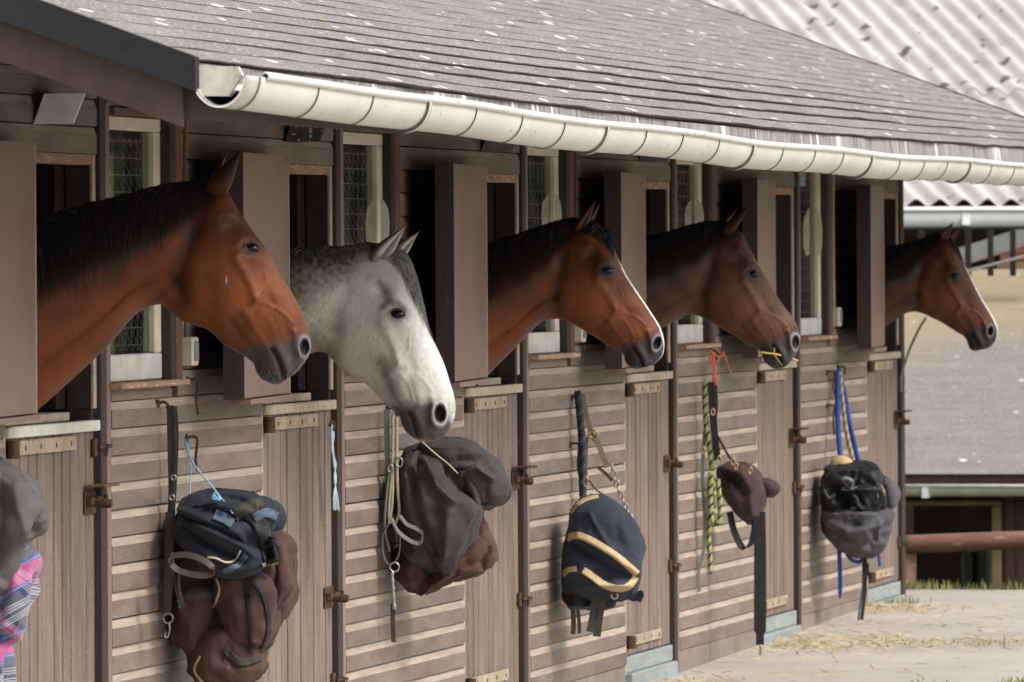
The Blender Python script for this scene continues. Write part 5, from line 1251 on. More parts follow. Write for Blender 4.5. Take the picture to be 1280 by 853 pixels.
# rope head collar beside it
hc = empty('head_collar', at(486, 515, .03), 'worn grey webbing head collar and lead hanging beside the charcoal rug', 'head collar')
uH, vH = 480, 0.035
strap_obj('cheek_strap', pz([(483, 512), (484, 560), (485, 610), (486, 650)], uH, vH, 40), 0.022, 0.004, M['web_grey'], hc)
for pts, r in (([(491, 520), (491, 560), (489, 600), (486, 640), (488, 655)], .0055), ([(496, 522), (496, 575), (497, 610), (499, 640), (494, 655)], .006), ([(488, 580), (483, 620), (481, 660), (487, 690)], .005), ([(491, 585), (490, 630), (486, 655)], .006)):
    tube_obj('cord', pz(pts, uH, vH, 40, 0.02), r, M['rope_cream'] if r != .005 else M['web_grey'], hc)
strap_obj('noseband', pz([(489, 648), (498, 665), (512, 676), (524, 679), (528, 668), (522, 662), (508, 655), (500, 645)], uH, vH, 60, 0.06), 0.017, 0.006, M['web_grey'], hc, wdir=UC * 0.8 + F * 0.5)
strap_obj('throat_loop', pz([(486, 655), (479, 670), (480, 695), (488, 706), (498, 695), (500, 670), (492, 655)], uH, vH, 60, 0.03), 0.011, 0.005, M['web_grey'], hc, wdir=F)
for x, y, r_ in ((499, 578, .018), (488, 586, .014)): ring_part('ring', pz([(x, y), (x, y + 1)], uH, vH, 2, 0.04)[0], r_, 0.004, RC * .7, UC, M['steel'], hc)
mb = MB(); ring_obj(mb, pz([(493, 709), (493, 710)], uH, vH, 2, 0.04)[0], 0.018, 0.004, RC, UC)
mb.tube(pz([(490, 713), (491, 735), (493, 762)], uH, vH, 16, 0.04), [0.006 + 0.003 * abs(math.sin(k)) for k in range(16)], 8); mb.build('snap_hook', M['steel'], hc, True)
strap_obj('lead_end', pz([(491, 755), (491, 780), (492, 803)], uH, vH, 14, 0.03), 0.018, 0.005, M['leather'], hc)
# pale blue twine on the second door
t2 = empty('twine', at(415, 530, .03), 'frayed pale blue twine hanging from a door bolt', 'twine')
for k in range(4):
    tube_obj('strand', pw([(415, 530), (414 + k * 1.1, 545), (415.5 + 1.2 * math.sin(k * 2), 562), (417 + k * .9, 580), (420 - k * .8, 598), (417 + k * 1.5, 620), (417 + k * 2.2, 638 + 3 * math.sin(k * 3))], [.05, .055, .06, .06, .06, .06, .06], 44), 0.0032, M['twine_pale'], t2)
tube_obj('loop', pw([(412, 532), (415, 527), (418, 531), (416, 538)], .055, 16), 0.006, M['rust'], t2)

# ---- D: navy rug with beige binding, chain halter
uD, vD = 702, 0.05
dk_ = puff('rug_lining', [(728, 706, 765), (740, 705, 768), (752, 707, 766), (762, 712, 758)], uD, vD - 0.01, 0.13, M['rug_black'], [([(735, 735), (738, 760)], 6, -0.03), ([(718, 740), (722, 760)], 5, 0.02)], seed=8.0, MR=50)
n2 = puff('folded_rug', [(617, 742, 752), (621, 729, 762), (628, 720, 772), (640, 713, 786), (655, 710, 797), (670, 707, 804), (685, 705, 805), (700, 703, 803), (715, 702, 801), (728, 702, 799), (740, 704, 795), (748, 715, 788), (752, 740, 776)], uD, vD, 0.19, M['rug_navy2'],
    [([(736, 640), (750, 665), (775, 700), (795, 715)], 3, 0.008), ([(710, 680), (735, 690), (760, 710), (790, 722)], 7, -0.030), ([(706, 670), (730, 672), (760, 688), (797, 716)], 5, 0.018), ([(702, 720), (726, 714), (750, 730), (792, 728)], 6, 0.018), ([(745, 712), (760, 722)], 6, -0.02), ([(720, 640), (722, 668)], 7, 0.008), ([(778, 650), (790, 690)], 6, 0.008)], seed=9.0, noise_a=0.007, ex=1.07, ey=1.03)
tag(n2, 'navy rug edged with beige binding hanging under the blazed bay horse', 'rug', 'rugs hung on the stable wall')
dk_.parent = n2; dk_.location = WL[dk_.name] - WL[n2.name]
drape('binding', n2, [(708, 674), (716, 670), (728, 671), (750, 682), (774, 698), (797, 718)], 9, M['trim'], n2, off=0.006)
drape('binding', n2, [(703, 719), (710, 713), (721, 711)], 7, M['trim'], n2, off=0.006)
drape('binding', n2, [(729, 713), (740, 720), (755, 731), (772, 736), (786, 733), (795, 721)], 9, M['trim'], n2, off=0.007)
drape('binding', n2, [(713, 641), (720, 632), (733, 624), (748, 620)], 5, M['trim'], n2, off=0.006)
for pts, w in (([(757, 735), (750, 765), (746, 796)], .034), ([(744, 745), (741, 770), (737, 790)], .03), ([(716, 760), (717, 780), (716, 793)], .022), ([(722, 762), (724, 780), (724, 792)], .016)):
    strap_obj('girth_strap', pz(pts, uD, vD, 20, 0.10), w, 0.005, M['web_olive'], n2)
P = [(783, 741), (792, 748), (801, 742), (797, 752)]
strap_obj('strap_end', pz(P, uD, vD, 16, 0.06), 0.03, 0.005, M['rug_navy'], n2)
mb = MB(); ring_obj(mb, pz([(768, 745), (768, 746)], uD, vD, 2, 0.13)[0], 0.013, 0.005, RC, UC); mb.build('ring', M['steel'], n2, True)
ch = empty('chain_halter', at(723, 490, .03), 'tan webbing halter with steel chain beside a blue-black rope', 'halter')
uE, vE = 722, 0.04
strap_obj('webbing', pz([(728, 492), (733, 520), (740, 545)], uE, vE, 30, .01), 0.022, 0.004, M['web_tan'], ch)
strap_obj('webbing', pz([(737, 541), (748, 556), (754, 572), (760, 584)], uE, vE, 30, .02), 0.024, 0.004, M['web_tan'], ch)
strap_obj('webbing', pz([(734, 546), (733, 575), (733, 605)], uE, vE, 30, .0), 0.010, 0.003, M['web_tan'], ch)
for k, (x, y) in enumerate([(765, 583), (767, 592), (768, 600), (771, 605), (773, 612), (776, 619), (779, 627), (782, 634), (785, 641), (788, 648)]):
    c = pz([(x, y), (x, y + 1)], uE, vE, 2, .05)[0]; ring_part('chain_link', c, 0.014, 0.004, (RC if k % 2 else F) * .7 + UC * .2, UC, M['steel'], ch)
strap_obj('snap', pz([(747, 584), (757, 592), (765, 601)], uE, vE, 16, .05), 0.014, 0.010, M['rust'], ch)
tube_obj('cord', pz([(736, 600), (745, 612), (760, 622), (772, 630), (785, 645)], uE, vE, 30, .04), 0.004, M['leather'], ch)
ring_part('ring', pz([(742, 543), (742, 544)], uE, vE, 2, .03)[0], 0.018, 0.004, RC, UC, M['brass'], ch); ring_part('ring', pz([(732, 602), (732, 603)], uE, vE, 2, .04)[0], 0.017, 0.004, RC * .6, UC * 1.3, M['brass'], ch)
rp = rope_obj('lead_rope', pz([(722, 490), (725, 520), (728, 560), (728, 600), (729, 625)], uE, vE, 40, .03), 0.017, [M['rope_navy'], M['rope_navy'], M['rope_slate']], None, 0.06)
tag(rp, 'thick blue-black lead rope hanging beside a chain halter', 'rope')

# ---- E: lime rope, maroon nose net, long black strap, orange twine
uF_, vF = 876, 0.035
ot = empty('twine', at(888, 440, .03), 'bright orange baler twine knotted on a wall hook', 'twine')
for pts in ([(886, 440), (889, 452), (893, 462), (894, 482), (895, 500)], [(890, 442), (893, 460), (891, 480), (894, 502)], [(905, 440), (897, 450), (894, 465), (897, 485)], [(904, 440), (909, 455), (913, 466)], [(887, 438), (898, 446), (905, 441)]):
    tube_obj('strand', pw(pts, .06, 24), 0.005, M['twine_orange'], ot, 6)
lr = empty('lead_rope', at(882, 478, .03), 'lime green and dark twisted lead rope', 'rope')
rope_obj('rope', pz([(881, 477), (881, 500), (882, 525), (887, 560), (890, 590), (891, 620)], uF_, vF, 50, .02), 0.013, [M['rope_lime'], M['rope_lime'], M['rope_dark']], lr, 0.045)
rope_obj('rope', pz([(889, 590), (888, 625), (890, 650), (899, 652), (900, 630), (897, 600)], uF_, vF, 60, .06), 0.013, [M['rope_lime'], M['rope_lime'], M['rope_dark']], lr, 0.045)
rope_obj('rope', pz([(887, 640), (886, 675), (888, 700), (887, 717)], uF_, vF, 40, .01), 0.011, [M['rope_lime'], M['rope_lime'], M['rope_dark']], lr, 0.045)
gl_ = empty('head_collar', at(889, 480, .03), 'dark webbing head collar tangled with a lime rope', 'head collar')
strap_obj('cheek_strap', pz([(889, 478), (890, 500), (892, 530), (895, 560), (897, 575)], uF_, vF, 40, .03), 0.034, 0.005, M['web_black'], gl_)
strap_obj('cheek_strap', pz([(895, 482), (896, 505), (894, 530)], uF_, vF, 30, .02), 0.012, 0.004, M['leather'], gl_)
strap_obj('lead_strap', pz([(884, 520), (880, 550), (878, 600), (881, 650), (879, 690), (873, 715), (874, 740)], uF_, vF, 60, .01), 0.017, 0.004, M['web_grey'], gl_)
tube_obj('cord', pz([(897, 545), (905, 560), (913, 573), (925, 585)], uF_, vF, 30, .05), 0.006, M['web_black'], gl_)
for x, y in ((891, 515), (879, 563), (916, 577), (920, 583), (938, 588), (899, 574)):
    ring_part('buckle', pz([(x, y), (x, y + 1)], uF_, vF, 2, .10 if x > 905 else .05)[0], 0.016, 0.004, RC * .5, UC, M['brass'], gl_)
mr_ = puff('muzzle_cover', [(577, 908, 930), (582, 900, 941), (590, 898, 950), (600, 900, 955), (610, 902, 957), (620, 906, 956), (630, 912, 954), (640, 919, 951), (649, 927, 948), (656, 934, 944)], 896, 0.06, 0.11, M['rug_maroon'], [([(902, 590), (920, 600), (930, 615)], 6, -0.03), ([(925, 590), (935, 620), (940, 650)], 6, 0.012)], seed=11.0, noise_a=0.007, MR=70, K=80)
lb = puff('side_flap', [(597, 949, 960), (604, 949, 970), (611, 951, 973), (618, 956, 970), (622, 960, 966)], 896, 0.06, 0.06, M['rug_maroon'], (), mr_, seed=12.0, noise_a=0.004, MR=36, K=50)
tag(mr_, 'small dark maroon nylon cover with hanging black strap', 'cover')
strap_obj('loop_strap', pz([(912, 640), (918, 665), (928, 684), (938, 680), (943, 662), (944, 645)], 896, .06, 50, .05), 0.045, 0.005, M['web_black'], mr_, wdir=F * .75 + UC * .2 + RC * .6)
drape('opening', mr_, [(903, 590), (913, 598), (922, 611)], [4 + 11 * math.sin(math.pi * k / 39) for k in range(40)], M['web_black'], mr_, off=0.005)  # black patch painted on for the shaded inside of the cover
drape('rim', mr_, [(901, 606), (914, 608), (930, 600)], 5, M['web_black'], mr_, off=0.008)
ls = strap_obj('long_strap', pz([(949, 640), (950, 690), (950, 745), (950, 790), (950, 806)], 896, .06, 40, .07), np.concatenate([np.full(30, 0.058), np.full(10, 0.038)]), 0.006, M['web_black'], mr_)
mb = MB(); mb.tube(pz([(950, 806), (951, 812), (950, 819)], 896, .06, 8, .07), 0.006, 7); mb.build('strap_clip', M['steel'], mr_, True)

# ---- F: black and grey rug with blue ropes on the last bay
uG, vG = 1027, 0.05
bk2 = puff('folded_rug', [(575, 1048, 1080), (583, 1034, 1096), (598, 1028, 1106), (612, 1027, 1109), (628, 1027, 1109), (638, 1031, 1105), (646, 1040, 1094), (651, 1050, 1082)], uG, vG, 0.21, M['rug_black'],
    [([(1050, 600), (1062, 612), (1080, 610)], 4, 0.03), ([(1045, 615), (1055, 632), (1070, 640)], 5, -0.03), ([(1065, 620), (1072, 635), (1066, 645)], 4, 0.03), ([(1090, 600), (1098, 625)], 5, 0.02), ([(1035, 610), (1042, 630)], 4, 0.025)], seed=13.0, noise_a=0.02, nscale=11)
tag(bk2, 'shiny black rug stuffed with straps above a steel grey fold', 'rug', 'rugs hung on the stable wall')
gs = puff('folded_rug', [(630, 1030, 1108), (642, 1028, 1110), (652, 1028, 1110), (665, 1031, 1108), (680, 1041, 1102), (690, 1055, 1096), (698, 1070, 1091)], uG, vG + 0.005, 0.215, M['rug_steel'], [([(1032, 650), (1060, 664), (1095, 655)], 5, 0.012), ([(1050, 668), (1070, 680), (1092, 672)], 6, -0.010), ([(1095, 650), (1100, 680)], 4, 0.012)], seed=14.0, noise_a=0.008)
tag(gs, 'smooth steel grey rug slung under a shiny black one', 'rug', 'rugs hung on the stable wall')
lob = puff('rug_corner', [(596, 1100, 1110), (606, 1100, 1119), (618, 1101, 1122), (630, 1103, 1120), (639, 1105, 1112)], uG, vG, 0.10, M['rug_steel'], (), bk2, seed=15.0, MR=40, K=50)
for pts, w, mm in (([(1050, 603), (1056, 598), (1066, 602), (1062, 611), (1052, 611)], .018, 'web_grey'), ([(1066, 618), (1072, 624), (1072, 634), (1064, 636)], .016, 'web_grey'), ([(1062, 612), (1080, 609), (1094, 612), (1098, 622)], .014, 'web_grey'), ([(1030, 612), (1036, 622), (1044, 618)], .016, 'rug_steel')):
    strap_obj('inner_strap', pz(pts, uG, vG, 40, .225), w, 0.006, M[mm], bk2, wdir=F * .6 + UC * .6)
P = [pz([(1099, 608), (1103, 616), (1101, 626)], uG, vG, 12, .2)]
strap_obj('buckle_patch', P[0], 0.03, 0.008, M['piping'], bk2)
pad = puff('fleece_pad', [(569, 1048, 1054), (575, 1042, 1062), (582, 1040, 1066), (588, 1044, 1060)], uG, vG, 0.07, M['trim'], (), bk2, seed=16.0, MR=36, K=40)
bl = empty('lead_rope', at(1047, 462, .03), 'royal blue rope looped over a hook above the black rug', 'rope')
rope_obj('rope', pw([(1046, 464), (1047, 500), (1048, 540), (1051, 575)], [.05, .06, .08, .1], 50), 0.015, [M['rope_blue']] * 3, bl, 0.06)
rope_obj('rope', pw([(1048, 463), (1056, 495), (1062, 530), (1069, 560), (1074, 580)], [.05, .07, .1, .12, .14], 50), 0.014, [M['rope_blue']] * 3, bl, 0.06)
for pts in ([(1049, 688), (1050, 720), (1050, 748)],):
    strap_obj('rope_end', pz(pts, uG, vG, 20, .03), [0.022] * 18 + [.014] * 2, 0.010, M['rope_blue'], bl)
tube_obj('rope_end', pz([(1058, 692), (1066, 701), (1076, 702), (1081, 694)], uG, vG, 24, .03), 0.010, M['rope_blue'], bl)
tube_obj('rope_end', pz([(1098, 668), (1098, 690), (1100, 708)], uG, vG, 20, .05), 0.008, M['rope_blue'], bl)
cr_ = rope_obj('cream_rope', pw([(1050, 466), (1053, 500), (1058, 540), (1066, 578)], [.06, .08, .1, .12], 50), 0.012, [M['rope_cream'], M['rope_cream'], M['web_tan']], None, 0.05)
tag(cr_, 'thin cream rope hanging between two blue ropes', 'rope')
bs = empty('girth_strap', at(1080, 690, .1), 'thin black strap dangling below the steel grey rug', 'strap')
strap_obj('strap', pz([(1081, 690), (1082, 715), (1081, 740), (1077, 775)], uG, vG, 30, .06), [0.020] * 6 + [.036] * 6 + [.018] * 18, 0.005, M['web_black'], bs)
strap_obj('strap', pz([(1079, 700), (1078, 735), (1074, 765), (1073, 776)], uG, vG, 30, .05), 0.010, 0.004, M['web_grey'], bs)
# loose cable by the last post
cb_ = tube_obj('hose', smooth_pts([at(1126, 490, .05), at(1127, 470, .06), atF(1136, 440, depth_of(17.6, .12)), atF(1147, 415, depth_of(17.6, .2)), atF(1157, 398, depth_of(17.7, .25))], 40), 0.007, M['web_grey'])
tag(cb_, 'thin grey cable looping from the end post below the far horse', 'cable')
# ================================================================== BEHIND THE STABLE
M['fibre'] = mat('weathered_fibre_cement', (0.52, 0.505, 0.475), (0.36, 0.35, 0.325), rough=0.85, scale=2.2, detail=9, bump=0.4, speck=(0.12, 0.12, 0.115), speck_scale=5.0, speck_amt=0.62)
M['zinc'] = mat('zinc_grey_gutter', (0.74, 0.76, 0.77), (0.64, 0.66, 0.67), rough=0.5, scale=3)
M['shed_roof'] = shingle_mat('tan_mineral_felt', (0.265, 0.245, 0.22), (0.21, 0.19, 0.165), 0.93, vscale=10)
_m = M['shed_roof']; _n = _m.node_tree.nodes; _l = _m.node_tree.links; _b = _n['Principled BSDF']   # yellow lichen film on the upper courses
_s = _b.inputs['Base Color'].links[0].from_socket; _g = _n.new('ShaderNodeNewGeometry'); _sp = _n.new('ShaderNodeSeparateXYZ'); _l.new(_g.outputs['Position'], _sp.inputs[0])
_nz = _n.new('ShaderNodeTexNoise'); _nz.inputs['Scale'].default_value = 1.2; _nz.inputs['Detail'].default_value = 6; _l.new(_g.outputs['Position'], _nz.inputs['Vector'])
_a = _n.new('ShaderNodeMath'); _a.operation = 'MULTIPLY_ADD'; _a.inputs[1].default_value = 0.9; _l.new(_nz.outputs['Fac'], _a.inputs[0]); _l.new(_sp.outputs['Z'], _a.inputs[2])
_r = _n.new('ShaderNodeMapRange'); _r.inputs['From Min'].default_value = 1.55; _r.inputs['From Max'].default_value = 1.95; _r.inputs['To Max'].default_value = 0.75; _l.new(_a.outputs[0], _r.inputs['Value'])
_x = _n.new('ShaderNodeMix'); _x.data_type = 'RGBA'; _l.new(_r.outputs[0], _x.inputs['Factor']); _l.new(_s, _x.inputs['A']); _x.inputs['B'].default_value = (0.34, 0.265, 0.15, 1); _l.new(_x.outputs['Result'], _b.inputs['Base Color'])
M['shed_wood'] = mat('brown_shed_boards', (0.10, 0.058, 0.042), (0.07, 0.04, 0.03), rough=0.8, scale=4, stretch=(4, 4, .6))
M['post_tan'] = mat('tan_post', (0.30, 0.22, 0.13), (0.2, 0.14, 0.085), rough=0.8, scale=6)
M['log'] = mat('red_brown_log', (0.26, 0.135, 0.10), (0.17, 0.085, 0.062), rough=0.7, scale=5, stretch=(.6, .6, 3), bump=.4, speck=(0.4, 0.3, 0.24), speck_scale=14, speck_amt=.66)
M['iron'] = mat('black_iron', (0.025, 0.024, 0.024), rough=0.6)
M['brick_red'] = mat('red_brick_wall', (0.36, 0.15, 0.095), (0.27, 0.11, 0.07), rough=0.9, scale=14)
M['stone'] = mat('sand_stone_wall', (0.42, 0.33, 0.19), (0.32, 0.25, 0.14), rough=0.9, scale=6)
M['grey_board'] = mat('grey_verge_board', (0.34, 0.33, 0.31), (0.26, 0.25, 0.235), rough=0.8, scale=4)
M['green'] = mat('pale_green_field', (0.30, 0.36, 0.13), (0.2, 0.26, 0.08), rough=0.95, scale=2)

def line_at_u(x, y, u): return atu(x, y, u)
# ---- low shed across the slope (eaves run along the outward direction)
shU = 25.0
e0 = atu(1080, 592, shU); e1 = atu(1480, 592, shU); ze = (e0[2] + e1[2]) / 2
y0, y1 = e0[1] + 0.2, e1[1] - 0.4            # Y range of the shed
shed = empty('low_shed', (shU + 2, (y0 + y1) / 2, ze - 2.3), 'low brown shed with mossy tan shingle roof and dark doorway beyond the yard', 'shed')
run = 3.7; rise = 1.32
def shed_plane(s): return shU - 0.25 + s * run, ze + s * rise
nc = 30
for k in range(nc):
    ua, za = shed_plane(k / nc); ub, zb = shed_plane((k + 1.25) / nc); N_ = 50; vv = []
    for i in range(N_ + 1):
        yy = y0 + (y1 - y0) * i / N_; j = random.uniform(-.004, .004)
        vv += [(ua + j, yy, za + 0.002), (ua + j, yy, za + 0.005), (ub, yy, zb + 0.004)]
    mesh_obj('shingle_course', vv, [(i * 3 + q, i * 3 + q + 1, i * 3 + q + 4, i * 3 + q + 3) for i in range(N_) for q in (0, 1)], M['shed_roof'], shed)
def ybox(mb, u0, u1, ya, yb, z0, z1, bev=0.0): return mb.box(u0, u1, -yb if False else -max(ya, yb), -min(ya, yb), z0, z1, bev)
P = [(shU - .22, y0, ze), (shU - .22, y1, ze), (shU + run - .25, y1, ze + rise), (shU + run - .25, y0, ze + rise)]
MB().add([(a, b, c - .01) for a, b, c in P] + [(a, b, c - .09) for a, b, c in P], [(0, 1, 2, 3), (7, 6, 5, 4), (0, 4, 5, 1), (1, 5, 6, 2), (2, 6, 7, 3), (3, 7, 4, 0)]).build('roof_deck', M['shed_wood'], shed)
MB().box(shU + run - .25, shU + run - .1, -y0 - 0.0, -y1, ze - 2.6, ze + rise - .02).build('rear_wall', M['dark'], shed)
MB().box(shU - .20, shU - .10, -y0, -y1, ze - .11, ze - .012).build('eaves_board', M['log'], shed)
gz = ze - 0.075; gp = []
for i in (0, 1):
    yy = (y0, y1)[i]
    for k in range(13):
        t = math.pi * k / 12; gp.append((shU - .33 + .06 * math.cos(t), yy, gz - .065 * math.sin(t)))
sg = mesh_obj('shed_gutter', gp, [(k, k + 1, 14 + k, 13 + k) for k in range(12)], M['white_rail'], shed, True)
MB().tube([(shU - .392, y0, gz + .004), (shU - .392, y1, gz + .004)], .012, 8).build('gutter_bead', M['white_rail'], shed, True)
for px in (1158, 1330):
    c = atu(px, 598, shU - .33); MB().box(shU - .402, shU - .255, -c[1] - .02, -c[1] + .02, gz - .074, gz + .008).build('gutter_clip', M['zinc'], shed)
def U_(px): return -atu(px, 650, shU)[1]
bz = ze - 2.6
MB().box(shU, shU + .06, -y0, U_(1128), bz, ze - .1).build('front_wall', M['shed_wood'], shed)
MB().box(shU, shU + .06, U_(1248), -y1, bz, ze - .1).build('front_wall', M['shed_wood'], shed)
MB().box(shU + .001, shU + .06, U_(1128) + .002, U_(1248) - .002, atu(1190, 628, shU)[2], ze - .1).build('lintel_wall', M['shed_wood'], shed)
MB().box(shU - .04, shU - .002, U_(1128), U_(1252), atu(1190, 632, shU)[2], atu(1190, 626, shU)[2], .004).build('lintel', M['post_tan'], shed)
MB().box(shU - .045, shU - .002, U_(1241), U_(1252), bz, atu(1190, 633, shU)[2], .004).build('door_post', M['post_tan'], shed)
for px in range(1256, 1480, 14):
    MB().box(shU - .018, shU - .001, U_(px), U_(px + 13), bz, ze - .12, .003).build('wall_board', M['shed_wood'], shed)
# things kept in the dark doorway: pale tubs' outline
MB().box(shU + 1.2, shU + 1.5, U_(1168), U_(1182), bz, atu(1175, 700, shU)[2], .02).box(shU + 1.2, shU + 1.5, U_(1192), U_(1204), bz, atu(1175, 690, shU)[2], .02).build('inner_post', M['inwood'], shed)
# ---- corrugated barn, turned a little, eaves above the shed
bU = 31.5
bc0 = atu(1205, 256, bU); psi = math.radians(17)
ed = np.array([math.sin(PHI + psi) if False else 0, -1.0, 0]); 
# eaves direction: along image right, turned by psi; downslope faces the yard
Rr = np.array([R[0] * math.cos(psi) - R[1] * math.sin(psi), R[0] * math.sin(psi) + R[1] * math.cos(psi), 0])
Dn = np.array([Rr[1], -Rr[0], 0])
if Dn @ F > 0: Dn = -Dn
barn = empty('corrugated_barn', (bc0[0], bc0[1], -1.0), 'large barn with pale weathered corrugated roof and grey gutter behind the stable', 'barn')
pitchc = 0.188; slope = math.tan(math.radians(21)); Lr = 9.0
W0, W1 = -7.0, 7.0
sheet_w = pitchc * 6
k = 0; x = W0
while x < W1:
    nrow = 4; seg = 2.3
    for rrow in range(nrow):
        vv = []; nx = 60; ny = 3
        for j in range(ny + 1):
            s = rrow * seg + (seg + .12) * j / ny
            for i in range(nx + 1):
                xx = x + (sheet_w + .06) * i / nx
                h = 0.028 * math.cos(2 * math.pi * xx / pitchc) + .012 * (1 - j / ny) + 0.004 * (i / nx)
                P = bc0 + Rr * xx - Dn * s + U * (s * slope + h); vv.append(P)
        mesh_obj('roof_sheet', vv, [(j * (nx + 1) + i, j * (nx + 1) + i + 1, (j + 1) * (nx + 1) + i + 1, (j + 1) * (nx + 1) + i) for j in range(ny) for i in range(nx)], M['fibre'], barn, True)
    x += sheet_w; k += 1
def barn_pt(x, s, z): return bc0 + Rr * x - Dn * s + U * z
def barn_box(name, x0, x1, s0, s1, z0, z1, m):
    P = [barn_pt(x, s, z) for z in (z0, z1) for x, s in ((x0, s0), (x1, s0), (x1, s1), (x0, s1))]
    return MB().add(P, [(0, 1, 2, 3), (7, 6, 5, 4), (0, 4, 5, 1), (1, 5, 6, 2), (2, 6, 7, 3), (3, 7, 4, 0)]).build(name, m, barn)
barn_box('eaves_beam', W0, W1, 0.05, 0.15, -0.22, -0.03, M['felt'])
gp = []
for xx in (W0, W1):
    for kk in range(13):
        t = math.pi * kk / 12; gp.append(barn_pt(xx, 0.0 - 0.03 - .095 * math.cos(t), -0.035 - .15 * math.sin(t)))
mesh_obj('barn_gutter', gp, [(q, q + 1, 14 + q, 13 + q) for q in range(12)], M['zinc'], barn, True)
MB().tube([barn_pt(W0, -.128, -.035), barn_pt(W1, -.128, -.035)], .02, 8).build('gutter_bead', M['zinc'], barn, True)
barn_box('gutter_joint', -0.06, 0.0, -.125, .06, -.15, -.03, M['zinc'])
# the barn's open side: posts and dark back
barn_box('back_wall', W0, W1, 4.0, 4.1, -4.0, 1.2, M['shed_wood'])
for xx in (-2.5, 2.2, 5): barn_box('barn_post', xx, xx + .14, .1, .24, -4, -.23, M['shed_wood'])
# ---- green field glimpse, brick and stone annexe, sloping grey verge, railing (all at the shed's upper edge)
aU = 29.6
def ax_box(name, px0, px1, py0, py1, u0, u1, m, parent=None):
    a = atu(px0, py1, u0); b = atu(px1, py0, u0)
    return MB().box(u0, u1, -a[1], -b[1], a[2], b[2], .004).build(name, m, parent)
ann = empty('annexe', atu(1265, 345, aU), 'small red brick and sandstone annexe beside the iron railing', 'annexe')
ax_box('stone_wall', 1246, 1420, 327, 352, aU, aU + .6, M['stone'], ann)
ax_box('brick_wall', 1250, 1420, 303, 326.5, aU + .1, aU + .7, M['brick_red'], ann)
for r_ in range(3):
    for k in range(9):
        x = 1250.6 + k * 12 + (r_ % 2) * 6
        ax_box('brick', x, x + 11.2, 304 + r_ * 7.4, 310.6 + r_ * 7.4, aU + .085, aU + .12, M['brick_red'], ann)
a, b = atu(1196, 311, aU - .2), atu(1330, 268, aU - .2)
P = []
for dz in (0.0, -0.135):
    for du in (0, .08):
        P += [a + np.array([du, 0, dz]), b + np.array([du, 0, dz])]
vb = MB().add(P, [(0, 1, 3, 2), (4, 6, 7, 5), (0, 4, 5, 1), (2, 3, 7, 6), (0, 2, 6, 4), (1, 5, 7, 3)]).build('verge_board', M['grey_board'], ann)
# railing
rU = 27.8
rl = empty('iron_railing', atu(1200, 345, rU), 'black iron railing with thin upright bars above the shed roof', 'railing')
a, b = atu(1120, 286, rU), atu(1400, 284, rU)
MB().tube([a, b], .013, 8).build('top_rail', M['iron'], rl)
for x, yb in ((1151, 398), (1181, 370), (1210, 350), (1238, 345), (1266, 345), (1294, 345), (1322, 345)):
    p, q = atu(x, 286, rU), atu(x, yb, rU); MB().box(p[0] - .012, p[0] + .012, -p[1] - .02, -p[1] + .02, q[2], p[2]).build('bar', M['iron'], rl)
a, b = atu(1205, 340, rU - .05), atu(1400, 290, rU - .05)
MB().tube([a, b], .010, 7).build('hand_rope', M['grey_board'], rl)
# foot posts down to the bank so the railing stands
for x in (1120, 1400):
    p = atu(x, 286, rU); MB().box(p[0] - .02, p[0] + .02, -p[1] - .03, -p[1] + .03, -2.2, p[2]).build('post', M['iron'], rl)
# distant field
o = ground_sheet('field', [60, 90, 140, 260], [-200, -50, 50, 200], lambda u, v: -2.0 + (u - 60) * 0.047, M['green'])
# ---- log rail at the edge of the bank
gU = 20.2
g0, g1 = atu(1128, 681, gU), atu(1420, 672, gU)
lg = empty('log_rail', (g0[0], g0[1], -0.6), 'thick red-brown round log rail on posts at the yard edge', 'rail')
pts = smooth_pts([g0, g0 * .6 + g1 * .4 + np.array([0, 0, .004]), g1], 20)
MB().tube(pts, .055, 14).build('rail', M['log'], lg, True)
for x in (1132, 1400):
    p = atu(x, 690, gU); MB().tube([(p[0] + .03, p[1], -1.2), (p[0] + .03, p[1], p[2] - .01)], .058, 12).build('post', M['log'], lg, True)

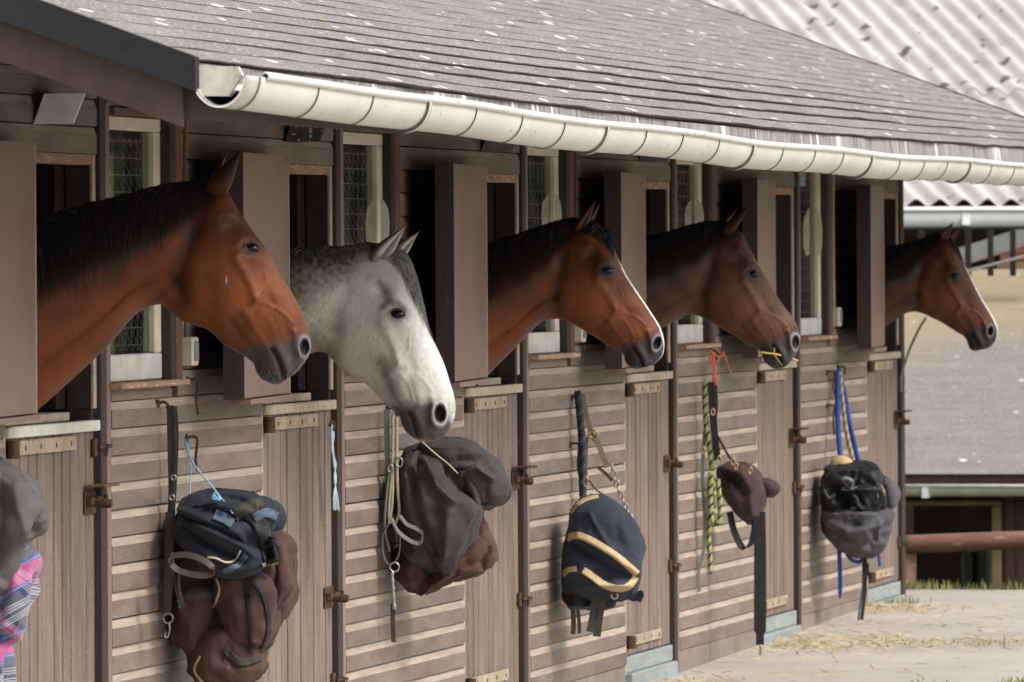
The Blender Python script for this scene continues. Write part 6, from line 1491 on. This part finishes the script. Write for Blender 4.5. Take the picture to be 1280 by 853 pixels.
# ---- straw, grass
M['straw'] = mat('loose_straw', (0.48, 0.40, 0.23), (0.34, 0.27, 0.14), rough=0.8, scale=40)
M['grass'] = mat('short_grass', (0.24, 0.26, 0.09), (0.15, 0.17, 0.05), rough=0.8, scale=30)
def yz(u, v): return yard_z(u, v)
mb = MB()
def scatter(n, cu, cv, su, sv, L=(.04, .13)):
    for _ in range(n):
        u = random.gauss(cu, su); v = random.gauss(cv, sv)
        if v < 0.05 or u > CREST - .1: continue
        a = random.uniform(0, math.pi); l = random.uniform(*L); z = yz(u, v) + random.uniform(.004, .022)
        d = np.array([math.cos(a) * l / 2, math.sin(a) * l / 2, random.uniform(-.008, .012)])
        p = np.array([u, -v, z]); w = np.array([-math.sin(a), math.cos(a), 0]) * .0028
        mb.add([p - d - w, p - d + w, p + d + w, p + d - w, p - d + U * .003, p + d + U * .003], [(0, 1, 4), (1, 2, 5, 4), (2, 3, 5), (3, 0, 4, 5), (0, 3, 2, 1)])
def yard_px(x, y): p = atz(x, y, 0.0); return p[0], -p[1]
for (x, y, n, su, sv) in ((1010, 796, 260, .5, .25), (1110, 797, 110, .35, .5), (1240, 793, 80, .3, .5), (1120, 760, 160, .22, .18), (1180, 775, 50, .5, .4), (850, 842, 110, .35, .2), (960, 840, 30, 1.2, .6), (1100, 830, 40, 2.0, 1.2), (800, 850, 100, .3, .15)):
    u, v = yard_px(x, y); scatter(n, u, v, su, sv)
o = mb.build('straw', M['straw']); tag(o, 'loose straw scattered on the yard concrete', 'straw', kind='stuff')
mb = MB()
def blades(n, cu, cv, su, sv, h=(.03, .09), zf=yz):
    for _ in range(n):
        u = random.gauss(cu, su) if su > 0 else cu; v = random.uniform(cv - sv, cv + sv); z = zf(u, v) - .004
        a = random.uniform(0, 2 * math.pi); hh = random.uniform(*h); ln = random.uniform(.1, .6) * hh
        d = np.array([math.cos(a), math.sin(a), 0]); w = np.array([-d[1], d[0], 0]) * .0035
        p = np.array([u, -v, z]); mb.add([p - w, p + w, p + d * ln * .4 + U * hh * .6 + w * .7, p + d * ln * .4 + U * hh * .6 - w * .7, p + d * ln + U * hh], [(0, 1, 2, 3), (3, 2, 4)])
for k in range(26):
    v = random.uniform(-.4, 9.0); blades(130, CREST - .02, v, .06, .25, (.02, .07), lambda u, v: yz(min(u, CREST), v))
u, v = yard_px(1275, 842); blades(110, u, v, .10, .10, (.02, .07))
u, v = yard_px(1165, 838); blades(26, u, v, .1, .1, (.01, .03))
u, v = yard_px(1135, 752); blades(50, u, v, .1, .12, (.02, .06))
u, v = yard_px(1225, 795); blades(120, u, v, .15, .5, (.01, .04))
o = mb.build('grass', M['grass']); tag(o, 'short green grass along the edge of the yard', 'grass', kind='stuff')
